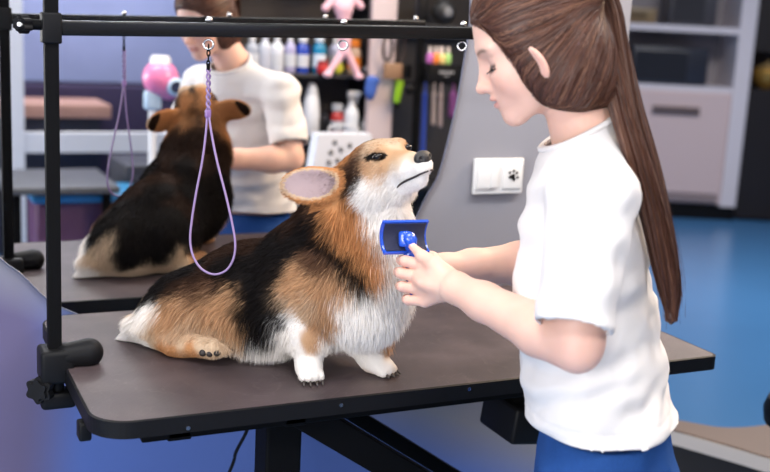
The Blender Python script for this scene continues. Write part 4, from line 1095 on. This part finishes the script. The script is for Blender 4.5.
# lower row
bottle(311, zl, .215, .036, (.78, .80, .84), W_, 'tall white bottle standing on the lower shelf', shape='t')
bottle(337, zl, .135, .027, (.40, .03, .03), (.45, .47, .52), 'red bottle with a grey top on the lower shelf', capr=.85)
bottle(351, zl, .195, .033, (.72, .76, .82), W_, 'white trigger spray bottle with a blue base band on the lower shelf', shape='s', v=.27, name='spray_bottle')
bottle(366, zl, .085, .020, (.78, .80, .84), W_, 'short white bottle right of the spray bottle')
bottle(325, zl, .12, .020, (.10, .10, .12), (.05, .05, .06), 'dark bottle between the tall white and red bottles', v=.20)
bottle(373, zl, .11, .017, (.16, .15, .17), (.3, .3, .32), 'dark grey bottle at the right end of the lower shelf')
bottle(296, zl, .14, .026, (.12, .07, .15), (.05, .05, .06), 'dark plum bottle at the left end of the lower shelf')
p = mv(351, 120, .27); p[2] = zl+.012
MB().lathe(p, [(.0345, 0), (.0345, .048)], 20)
blue_c = Sdf(); q = mv(370, 88, .33); blue_c.ell(q, (.028, .014, .050), None, .01); blue_c.ell(q+np.array([.01, 0, .03]), (.03, .014, .02), None, .01)
xv, xq = blue_c.mesh(.005); tag(raw_mesh('cleaning_cloth', xv, xq, mats=[mat('blue cloth', (.05, .12, .45), .9)]), 'blue cloth draped over the edge of the upper shelf', 'cloth')

# pale board with hanging brushes and combs
bl_, br_ = mv(371, 60, .33)[0], mv(396, 60, .33)[0]
t = thing('tool_board', 'tall pale pink board with grooming tools hung on it', 'board', ((bl_+br_)/2, .32, 0))
MB().box(((bl_+br_)/2, .30, 1.15), (br_-bl_, .03, 2.3), bev=.003).build('panel', mat('pale board', (.62, .52, .54), .5), t)
for yy in (36, 62, 84):
    q = mv(395, yy, .318); MB().cyl(q, q+np.array([0, .03, 0]), .004).build('hook', M_black, t, smooth='auto')
M_wood = mat('brown wood', (.28, .16, .09), .5, noise=.3, nscale=60)
def tool(name, label, q): return thing(name, label, 'grooming tool', q)
q = mv(392, 71, .36); t = tool('wooden_brush', 'rectangular brown wooden brush in the middle of the pale board', q)
MB().box(q, (.080, .030, .066), bev=.006).build('brush_block', M_wood, t, smooth='auto'); MB().box(q+np.array([.060, 0, 0]), (.045, .024, .056), bev=.004).build('brush_back', M_black, t, smooth='auto')
for x_, lab in ((387, 'open loop grooming tool with a dark rim, left of the pair on the pale board'), (400, 'open loop grooming tool with a dark rim, right of the pair beside the black pole')):
    q = mv(x_, 48, .365); t = tool('loop_comb', lab, q)
    MB().tube([q+np.array([.020*math.cos(a), 0, .052*math.sin(a)]) for a in np.linspace(0, 2*math.pi, 33)[:-1]], .0065, 8, close=True).build('rim', mat('dark bronze', (.03, .018, .016), .3), t, smooth=True)
    MB().cyl(q+np.array([0, 0, .05]), q+np.array([0, 0, .085]), .006).build('handle', M_black, t, smooth='auto')
q = mv(397, 93, .345); t = tool('green_brush', 'lime green grooming brush hanging on the pale board', q)
MB().tube(spline([q+np.array([.006, 0, .055]), q+np.array([.002, 0, .01]), q+np.array([-.003, 0, -.045])], 10), [.017, .019, .020, .019, .018, .017, .016, .015, .014, .012], 14).build('handle', mat('lime plastic', (.32, .62, .02), .35), t, smooth=True)
MB().lathe(q+np.array([-.004, 0, -.064]), [(.006, 0), (.014, .008), (.015, .022)], 14).build('tip', M_black, t, smooth='auto')

# second grooming pole with a tool rack
pu = mv(418.5, 60, .42)[0]
t = thing('rack_pole', 'black metal pole behind the tool rack, reflected at the right of the mirror', 'pole', (pu, .42, 0))
MB().cyl((pu, .42, .02), (pu, .42, 2.3), .0165, n=20).build('pole', M_steel, t, smooth='auto'); MB().lathe((pu, .42, 0), [(.09, 0), (.09, .012), (.05, .022), (.02, .05)], 28).build('base', M_steel, t, smooth='auto')
MB().box((pu, .42, mv(418, 8, .42)[2]), (.045, .045, .09), bev=.006).build('joint', M_black, t, smooth='auto')
q = mv(408, 89, .44); MB().lathe(q, [(.012, 0), (.022, .008), (.022, .022), (.012, .03)], 18, axis=(-.3, 1, 0)).build('knob', M_black, t, smooth='auto'); MB().cyl(q+np.array([0, 0, 0]), (pu, .42, q[2]), .008).build('knob_stud', M_steel, t, smooth='auto')
r0, r1 = mv(424, 73, .45), mv(457, 73, .45)
t = thing('tool_rack', 'black tray with pale lettering clamped to the black pole', 'tray', (r0+r1)/2-np.array([0, 0, .04]))
cR = (r0+r1)/2; MB().box(cR, (r1[0]-r0[0], .09, .078), bev=.004).build('tray', M_black, t, smooth='auto')
MB().box((pu+.03, .435, cR[2]), (.06, .03, .03), bev=.003).build('clamp', M_steel, t)
# small worn lettering line on the tray front (mirrored in the glass, so laid out on the real front)
lt = MB()
for i, w in enumerate((.006, .005, .007, .004, .006, .006, .005, .007)):
    x = cR[0]+.030-i*.0085; lt.box((x, .4958, cR[2]+.006), (w, .001, .009)); 
lt.build('lettering', mat('faded print', (.45, .45, .47), .5), t)
MB().box((cR[0], .4958, cR[2]-.008), (.03, .001, .003)).build('lettering', mat('faded print', (.45, .45, .47), .5), t)
for x_, col, lab in ((429, (.45, .12, .40), 'purple'), (434.5, (.85, .25, .05), 'orange'), (441, (.80, .62, .25), 'pale yellow'), (447, (.35, .62, .20), 'green'), (439, (.75, .10, .06), 'red')):
    v_ = .45 if lab != 'red' else .425
    q = mv(x_, 62, v_); q[2] = cR[2]+.0385
    th_ = thing('nail_bottle', 'tiny %s bottle standing in the black tray' % lab, 'bottle', q, 'tiny bottles in the tray')
    MB().lathe(q, [(.013, 0), (.015, .006), (.015, .034), (.008, .044)], 14).build('bottle_body', mat('tiny '+lab, col, .2), th_, smooth='auto'); MB().lathe(q+np.array([0, 0, .044]), [(.007, 0), (.006, .026)], 12).build('cap', mat('cap pale', (.75, .65, .6), .3), th_, smooth='auto')
# dark cupboard right of the board with hanging things
cu0, cu1 = mv(403, 60, .30)[0], 2.75
t = thing('dark_cupboard', 'dark open cupboard at the right edge of the mirror', 'cupboard', ((cu0+cu1)/2, .15, 0))
MB().box(((cu0+cu1)/2, .03, 1.15), (cu1-cu0, .02, 2.3)).build('back_panel', mat('cupboard back', (.03, .028, .033), .6), t)
for z in (.3, .75, 1.72): MB().box(((cu0+cu1)/2, .15, z), (cu1-cu0, .22, .02)).build('shelf', M_shelf, t)
MB().box((cu1, .15, 1.15), (.02, .26, 2.3)).build('side_panel', M_shelf, t)
MB().cyl((cu0, .24, mv(430, 86, .26)[2]+.01), (cu1, .24, mv(430, 86, .26)[2]+.01), .006).build('rail', M_steel, t)
zr_ = mv(430, 86, .26)[2]
def hanging(px, w, L, col, lab, v=.26):
    p = mv(px, 100, v); S_ = Sdf(); a = np.array([p[0], v, zr_-.002])
    S_.cone(a+np.array([0, 0, .02]), a+np.array([0, 0, -.03]), .004, .006, .01); S_.cone(a+np.array([0, 0, -.04]), a+np.array([.004, 0, -L]), w*.45, w*.55, .015)
    xv, xq = S_.mesh(.005); tag(raw_mesh('lead', xv, xq, mats=[mat('lead %.2f %.2f %.2f' % col, col, .8)]), lab, 'dog lead', 'leads on the rail')
hanging(424, .024, .30, (.03, .07, .40), 'blue strap hanging from the rail beside the black pole')
hanging(433, .020, .16, (.42, .33, .30), 'beige strap hanging from the rail under the black tray')
hanging(440, .020, .17, (.35, .27, .26), 'brownish strap hanging right of the beige one')
hanging(452, .040, .12, (.16, .04, .16), 'plum bundle hanging at the right end of the rail')
q = mv(443, 12, .2); sp_ = thing('speaker', 'round dark speaker on the top shelf of the cupboard', 'speaker', q-np.array([0, 0, .06]))
MB().ell(q, (.055, .05, .055)).build('speaker_body', mat('dark rubber', (.02, .02, .022), .5), sp_, smooth=True); MB().lathe(q+np.array([0, .045, 0]), [(.022, 0), (.016, .006)], 18, axis=(0, 1, 0)).build('speaker_cone', mat('grey cone', (.2, .2, .21), .4), sp_, smooth='auto')
MB().box((q[0], .14, q[2]-.062), (.5, .2, .014)).build('shelf', M_shelf, t)

# white panel with paw prints on a stand
wv = .62; w0, w1, w2, w3 = mv(318, 134, wv), mv(371, 134, wv), mv(308, 200, wv), mv(372, 200, wv)
t = thing('paw_print_bag', 'white carrier bag printed with black paw prints, seen in the mirror above the corgi', 'bag', ((w2+w3)/2-np.array([0, 0, .05])))
cb = (w0+w1+w2+w3)/4; zt_, zb_ = w0[2], w2[2]-.04
poly = [(w2[0]-.01, zb_), (w3[0]+.01, zb_), (w1[0], zt_), (w0[0], zt_)]
MB().prism(poly, -.07, 0, R_w, (0, wv, 0)).build('bag_body', mat('white paper', (.78, .80, .86), .6), t)
pm = MB()
for x, y in ((334, 143), (330, 153), (340, 150), (328, 163), (337, 161), (349, 146), (356, 158), (346, 160)):
    q = mv(x, y, wv+.002); paw(pm, q, .016, R_w, .0012)
pm.build('paw_print', M_black, t)
MB().tube(spline([(w0[0]+.05, wv-.02, zt_), (w0[0]+.06, wv-.02, zt_+.03), (w1[0]-.06, wv-.02, zt_+.03), (w1[0]-.05, wv-.02, zt_)], 16), .003, 8).build('handle', mat('white cord', (.7, .7, .72), .7), t, smooth=True)
tz_ = zb_
t = thing('trolley', 'black wheeled trolley under the white paw print bag', 'trolley', (cb[0], wv-.05, 0))
MB().box((cb[0], wv-.05, tz_-.012), (.50, .36, .022), bev=.005).build('top_tray', M_black, t, smooth='auto'); MB().box((cb[0], wv-.05, .22), (.46, .33, .02), bev=.005).build('lower_tray', M_black, t, smooth='auto')
for a in (-.22, .22):
    for b_ in (-.15, .15): MB().cyl((cb[0]+a, wv-.05+b_, .05), (cb[0]+a, wv-.05+b_, tz_-.02), .010).build('leg', M_steel, t, smooth='auto'); MB().cyl((cb[0]+a-.01, wv-.05+b_, .026), (cb[0]+a+.01, wv-.05+b_, .026), .026).build('wheel', M_black, t, smooth='auto')

# pink dryer on a white stand
dvv = .45
q = mv(160, 78, dvv); PD = lambda x, y, v=dvv: mv(x, y, v)
t = thing('pet_dryer', 'round pink pet dryer with a white lid on a white stand, reflected beside the groomer', 'dryer', (q[0], dvv, 0))
X = Sdf(); X.ell(q, (.066, .060, .066), None, .01); X.cone(q, PD(168, 88), .05, .045, .02); xv, xq = X.mesh(.004); raw_mesh('dryer_body', xv, xq, mats=[mat('pink plastic', (.85, .22, .42), .3, coat=.3)], parent=t)
MB().lathe(PD(160, 68), [(.038, 0), (.038, .034), (.030, .046)], 22).build('lid', mat('white lid', (.8, .78, .8), .3), t, smooth='auto')
MB().lathe(PD(172, 86)+np.array([0, .045, 0]), [(.034, 0), (.034, .015), (.024, .024), (.022, .012)], 22, axis=(0, 1, 0)).build('outlet_rim', mat('pale blue plastic', (.45, .60, .75), .3), t, smooth='auto')
MB().lathe(PD(172, 86)+np.array([0, .058, 0]), [(.022, 0), (.022, .006)], 22, axis=(0, 1, 0)).build('outlet', mat('navy plastic', (.01, .02, .06), .4), t, smooth='auto')
b = PD(152, 100); MB().box(b, (.06, .05, .07), bev=.01).build('bracket', mat('pale blue plastic', (.45, .60, .75), .3), t, smooth='auto')
MB().cyl((b[0], dvv, .03), (b[0], dvv, b[2]), .014).build('stand_pole', M_plast, t, smooth='auto'); MB().lathe((b[0], dvv, 0), [(.15, 0), (.15, .015), (.04, .035)], 28).build('stand_base', M_plast, t, smooth='auto')

# glazed partition with white frame at the rear
pv = -1.5
M_glass = mat('lilac frosted glass', (.25, .29, .50), .4, noise=.35, nscale=1.4)
xs = lambda x, y=100: mv(x, y, pv)[0]
zs = lambda y, x=80: mv(x, y, pv)[2]
M_fr = mat('white frame', (.78, .78, .82), .4)
pl0, pl1 = xs(13), xs(232, 10)
t = MB()
fr = struct(MB().box(((pl0), pv, 1.45), (.10, .08, 2.9)).box(((pl1), pv, 1.45), (.055, .08, 2.9)).box(((pl0+pl1)/2, pv, zs(142)), (pl1-pl0, .07, .105)).box(((pl0+pl1)/2, pv, 2.4), (pl1-pl0, .07, .08)).build('window_1', M_fr))
struct(MB().box(((pl0+pl1)/2, pv-.9, 1.95), (pl1-pl0+1.6, .03, 1.9)).build('trim_1', M_glass))
# sofa-grey bench and counter beyond / in front of the partition
M_salm = mat('salmon wood', (.45, .25, .20), .5, noise=.2, nscale=8)
cx = (xs(20)+xs(112))/2; cw = xs(112)-xs(12)
t = thing('counter', 'counter with a salmon wooden top behind the white window frame', 'counter', (cx-.05, pv-.35, 0))
zt1 = mv(60, 104, pv-.12)[2]; MB().box((cx-.05, pv-.35, zt1-.04), (cw+.1, .45, .075), bev=.006).build('countertop', M_salm, t, smooth='auto'); MB().box((cx-.05, pv-.37, (zt1-.08)/2), (cw, .38, zt1-.085)).build('cabinet', mat('dark navy board', (.025, .028, .05), .5), t)
q = mv(70, 92, pv-.55); MBx = MB().box((q[0]+.3, pv-.68, (zt1+.07)/2), (2.0, .10, zt1+.07), bev=.02)
tag(MBx.build('sofa', mat('dark plum fabric', (.035, .025, .07), .9)), 'long dark plum sofa back behind the salmon counter', 'sofa')
# grey desk this side of the partition
gv = -.35
g0, g1 = mv(0, 180, gv)[0], mv(112, 180, gv)[0]; gz = mv(60, 181, gv)[2]
t = thing('grey_table', 'low grey table with dark legs in front of the white window frame', 'table', ((g0+g1)/2, gv-.1, 0))
MB().box(((g0+g1)/2, gv-.1, gz-.015), (g1-g0, .55, .03), bev=.004).build('tabletop', mat('grey laminate', (.07, .072, .078), .45), t, smooth='auto')
for a in (g0+.05, g1-.05):
    for b_ in (gv-.33, gv+.13): MB().box((a, b_, (gz-.03)/2), (.035, .035, gz-.03)).build('leg', M_steel, t)
q = mv(90, 198, -.3); zr2 = min(q[2], gz-.05)
t = thing('storage_bin', 'dark bin with a bright blue rim under the grey table', 'bin', (q[0], -.45, 0))
MB().box((q[0], -.45, (zr2-.02)/2), (.46, .3, zr2-.02), bev=.02).build('bin_body', mat('plum plastic', (.10, .04, .10), .5), t, smooth='auto'); MB().box((q[0], -.45, zr2), (.49, .33, .035), bev=.01).build('bin_rim', mat('sky blue plastic', (.05, .32, .62), .3), t, smooth='auto')
q = mv(30, 215, .15)
t = thing('swivel_stool', 'black swivel stool near the left edge of the mirror', 'stool', (q[0], .12, 0)); q[1] = .12
MB().lathe((q[0], .12, .36), [(.15, 0), (.17, .02), (.17, .05), (.15, .07)], 28).build('seat', M_black, t, smooth='auto'); MB().cyl((q[0], .12, .06), (q[0], .12, .36), .025).build('column', M_steel, t, smooth='auto')
for i in range(5):
    a = i*2*math.pi/5; e_ = np.array([q[0]+.22*math.cos(a), .12+.22*math.sin(a), .05]); MB().tube([(q[0], .12, .07), e_], [.02, .014], 10).build('leg', M_steel, t, smooth='auto'); MB().ell(e_-np.array([0, 0, .024]), (.024, .016, .024)).build('caster', M_black, t, smooth=True)
# dark equipment cabinet that fills the middle distance
q0, q1 = mv(125, 190, -.6)[0], mv(235, 190, -.6)[0]
t = thing('equipment_cabinet', 'dark grey low cabinet behind the reflected corgi', 'cabinet', ((q0+q1)/2, -.75, 0))
zc_ = mv(170, 165, -.6)[2]
MB().box(((q0+q1)/2, -.8, zc_/2), (q1-q0, .4, zc_-.0), bev=.01).build('carcass', mat('graphite board', (.035, .035, .045), .5), t, smooth='auto')
for k in (0, 1): MB().box((q0+(q1-q0)*(.27+.46*k), -.592, zc_/2), ((q1-q0)*.43, .016, zc_*.86), bev=.003).build('door', mat('graphite door', (.05, .05, .062), .4), t)

# ================================================================== THE ROOM ON THE RIGHT
dC = 8.6
def cam_plane(x, y, d): return CAM+ray(x, y)*(d/(ray(x, y)@Fh_))
base0, base1 = on(612, 206, 2, .10), None
p0 = cam_plane(600, 206, dC); p1 = cam_plane(746, 206, dC)
ex = Rh; ey = -Fh_
RC = np.column_stack([Rh, Fh_, Zu])
def C_(x, y, off=0.): return cam_plane(x, y, dC+off)
cx0 = (C_(596, 100)-CAM)@Rh; cx1 = (C_(748, 100)-CAM)@Rh
zc = lambda y: C_(690, y)[2]
def rb(r0_, r1_, d0, d1, z0, z1): # box in camera-azimuth frame
    c = CAM*0+Rh*((r0_+r1_)/2)+Fh_*((d0+d1)/2)+Zu*((z0+z1)/2); return c, (abs(r1_-r0_), abs(d1-d0), abs(z1-z0))
def addb(mb, *a, bev=.0): c, s_ = rb(*a); return mb.box(c, s_, RC, bev)
mid = CAM*0+Rh*((cx0+cx1)/2)+Fh_*(dC+.25)
M_cab = mat('pale pink laminate', (.68, .52, .51), .4); M_cabw = mat('off white laminate', (.72, .66, .70), .4)
t = thing('tall_cabinet', 'tall pale pink cabinet with open shelves above one wide door', 'cabinet', mid)
zb = zc(203); zt = zc(86); zs1 = zc(29)
addb(MB(), cx1-.13, cx1, dC, dC+.5, max(zb-.02, .0), 2.75, bev=.005).build('side_panel', M_cabw, t)
addb(MB(), cx0, cx0+.04, dC, dC+.5, max(zb-.02, .0), 2.75, bev=.005).build('side_panel', M_cabw, t)
addb(MB(), cx0+.04, cx1-.13, dC+.47, dC+.5, zt, 2.75).build('back_panel', mat('mid grey board', (.30, .27, .29), .6), t)  # back board, a darker grey than the side panels
addb(MB(), cx0+.04, cx1-.13, dC+.02, dC+.47, zt-.05, zt).build('shelf', M_cabw, t)
addb(MB(), cx0+.04, cx1-.13, dC-.0, dC+.47, zs1-.025, zs1+.025).build('shelf', M_cabw, t)
addb(MB(), cx0+.04, cx1-.13, dC+.02, dC+.47, zb, zt-.05).build('lower_case', M_cab, t)
dr = addb(MB(), cx0+.06, cx1-.15, dC-.005, dC+.02, zb+.08, zt-.06, bev=.004).build('door', M_cab, t)
hx0, hx1 = (C_(652, 110)-CAM)@Rh, (C_(699, 110)-CAM)@Rh; zh = zc(111)
addb(MB(), hx0, hx1, dC-.03, dC-.005, zh-.03, zh+.03, bev=.004).build('handle', mat('dark taupe metal', (.13, .09, .09), .4), dr)
addb(MB(), (C_(640, 198)-CAM)@Rh, cx1-.16, dC-.012, dC-.004, zb+.02, zb+.06).build('lower_trim', mat('taupe trim', (.30, .23, .23), .5), t)
addb(MB(), cx0, cx1, dC+.03, dC+.5, 0, max(zb-.02, .03)).build('plinth', M_black, t)
def shelf_box(name, label, cat, x0, x1, y0, y1, col, m, dd=.30):
    a = (C_(x0, 50)-CAM)@Rh; b2 = (C_(x1, 50)-CAM)@Rh; z0_ = m; z1_ = m+(zc(y0)-zc(y1))
    c = Rh*((a+b2)/2)+Fh_*(dC+.22)+Zu*z0_; t_ = thing(name, label, cat, c)
    addb(MB(), a, b2, dC+.05, dC+.05+dd, z0_, z1_, bev=.012).build('housing', mat(name+' housing', col, .3), t_, smooth='auto')
    addb(MB(), a+.02, a+(b2-a)*.72, dC+.042, dC+.05, z0_+.03, z1_-.03, bev=.003).build('front_panel', mat(name+' front', tuple(q_*.6+.01 for q_ in col), .12), t_)
    return t_
shelf_box('microwave', 'black microwave oven on the middle shelf of the pale pink cabinet', 'microwave', 635, 712, 40, 78, (.03, .032, .045), zt+.001)
shelf_box('storage_box', 'dark grey box on the top shelf of the pale pink cabinet', 'box', 668, 715, -12, 24, (.07, .065, .075), zs1+.026)
shelf_box('snack_box', 'gold and brown box at the left of the top shelf in the pale pink cabinet', 'box', 618, 655, 8, 24, (.25, .17, .09), zs1+.026, .2)
# black unit at the far right
x0r, x1r = cx1+.02, cx1+1.6
t = thing('dark_unit', 'tall black unit at the right edge with a open niche', 'cabinet', Rh*((x0r+x1r)/2)+Fh_*(dC+.3))
zn = zc(86); zn2 = zc(48)
addb(MB(), x0r, x1r, dC+.05, dC+.55, .02, zn, bev=.004).build('lower_case', mat('black brown board', (.018, .013, .013), .4), t)
addb(MB(), x0r, x1r, dC+.05, dC+.55, zn2, 2.75, bev=.004).build('upper_case', mat('black brown board', (.018, .013, .013), .4), t)
addb(MB(), x0r, x1r, dC+.50, dC+.55, zn, zn2).build('niche_back', mat('brown board', (.06, .035, .03), .6), t)
c = C_(766, 84, .2); c[2] = zn
t = thing('brass_bowl', 'round brass bowl standing in the niche of the black unit', 'bowl', c)
MB().lathe(c, [(.05, .0), (.06, .01), (.10, .05), (.125, .12), (.12, .16), (.09, .17)], 24).build('bowl_body', mat('brass', (.50, .27, .06), .35, metal=.6), t, smooth='auto'); MB().lathe(c+np.array([0, 0, .165]), [(.09, 0), (.05, .03), (.012, .04), (.012, .06)], 24).build('lid', mat('pale brass', (.60, .42, .20), .35, metal=.5), t, smooth='auto')

# round bench in the foreground right
zb_ = .34
near = [on(x, y, 2, zb_) for x, y in ((640, 424), (660, 427), (678, 431), (700, 437), (735, 447), (772, 458), (810, 466))]
far = [on(x, y, 2, zb_) for x, y in ((850, 440), (820, 420), (790, 420), (770, 424), (745, 427), (720, 427), (700, 424), (678, 420), (655, 417), (640, 418))]
loop = cspline([tuple(p[:2]) for p in near+far], 120)
t = thing('round_bench', 'low rounded bench with a brown top and cream edge band, at the lower right', 'bench', (loop[:, 0].mean(), loop[:, 1].mean(), 0))
MB().prism([tuple(p) for p in loop], zb_-.004, zb_).build('bench_top', mat('brown leatherette', (.10, .060, .040), .5, noise=.15, nscale=6), t)
def ringwall(poly, z0, z1, name, m, grow=0.):
    P = np.array(poly); n = len(P); c = P.mean(0); d = P-c; d /= np.linalg.norm(d, axis=1)[:, None]; P = P+d*grow
    mb = MB(); mb.prism([tuple(p) for p in P], z0, z1); return mb.build(name, m, t)
ringwall(loop, zb_-.045, zb_-.0045, 'edge_band', mat('cream band', (.62, .56, .52), .5), .003)
ringwall(loop, 0, zb_-.046, 'bench_base', mat('black brown base', (.015, .012, .012), .5), -.01)
# black stool just reaching into the frame
c = on(771, 405, 2, .60)
t = thing('bar_stool', 'black stool partly cut off by the right edge of the picture', 'stool', (c[0]+.12*Rh[0], c[1]+.12*Rh[1], 0))
cc = c+Rh*.13; MB().lathe((cc[0], cc[1], .53), [(.10, 0), (.135, .02), (.14, .05), (.13, .08), (.10, .09)], 28).build('seat', M_black, t, smooth='auto'); MB().cyl((cc[0], cc[1], .03), (cc[0], cc[1], .53), .025).build('column', M_steel, t, smooth='auto'); MB().lathe((cc[0], cc[1], 0), [(.17, 0), (.17, .012), (.04, .03)], 28).build('base', M_steel, t, smooth='auto')
# ================================================================== LIGHT
def area(name, loc, target, sx_, sy_, power, color=(1, 1, 1)):
    l = bpy.data.lights.new(name, 'AREA'); l.shape = 'RECTANGLE'; l.size = sx_; l.size_y = sy_; l.energy = power; l.color = color
    o = bpy.data.objects.new(name, l); COL.objects.link(o); o.location = Vector(loc)
    o.rotation_euler = (Vector(target)-Vector(loc)).to_track_quat('-Z', 'Y').to_euler(); return o
area('ceiling_panel_light', (.2, .9, 2.85), (.2, .9, 0), 1.2, .6, 36, (1, .98, .95))
area('ceiling_panel_light', (1.9, 1.0, 2.85), (1.9, 1.0, 0), 1.2, .6, 36, (1, .98, .95))
area('ceiling_panel_light', (1.0, -1.5, 2.85), (1.0, -1.5, 0), 1.6, .6, 80, (1, .98, .95))
area('ceiling_panel_light', (4.5, 4.2, 2.85), (4.5, 4.2, 0), 2, 1, 110, (1, .98, .97))
area('window_daylight', (-2.6, -.4, 1.8), (.8, 1.8, 1.1), 1.6, 1.4, 95, (1, .99, .98))
area('added_warm_light', (2.3, 2.05, 2.2), (1.1, 1.7, 1.1), 1.2, .4, 42, (1, .72, .45))  # added warm light, no lamp seen; tints the groomer's mirrored side
area('added_chest_fill', (-1.0, -.7, 1.25), (.8, 1.7, .95), 1.0, .9, 26, (1, .98, .96))  # added soft fill to brighten the dog's chest; no window stands here
sc.view_settings.exposure = -.04
w = bpy.data.worlds.new('world'); sc.world = w; w.use_nodes = True
w.node_tree.nodes['Background'].inputs[0].default_value = (.8, .85, 1, 1); w.node_tree.nodes['Background'].inputs[1].default_value = .6
for o in sc.objects:
    if '_o' in o: del o['_o']
print('script time', time.time()-T0)
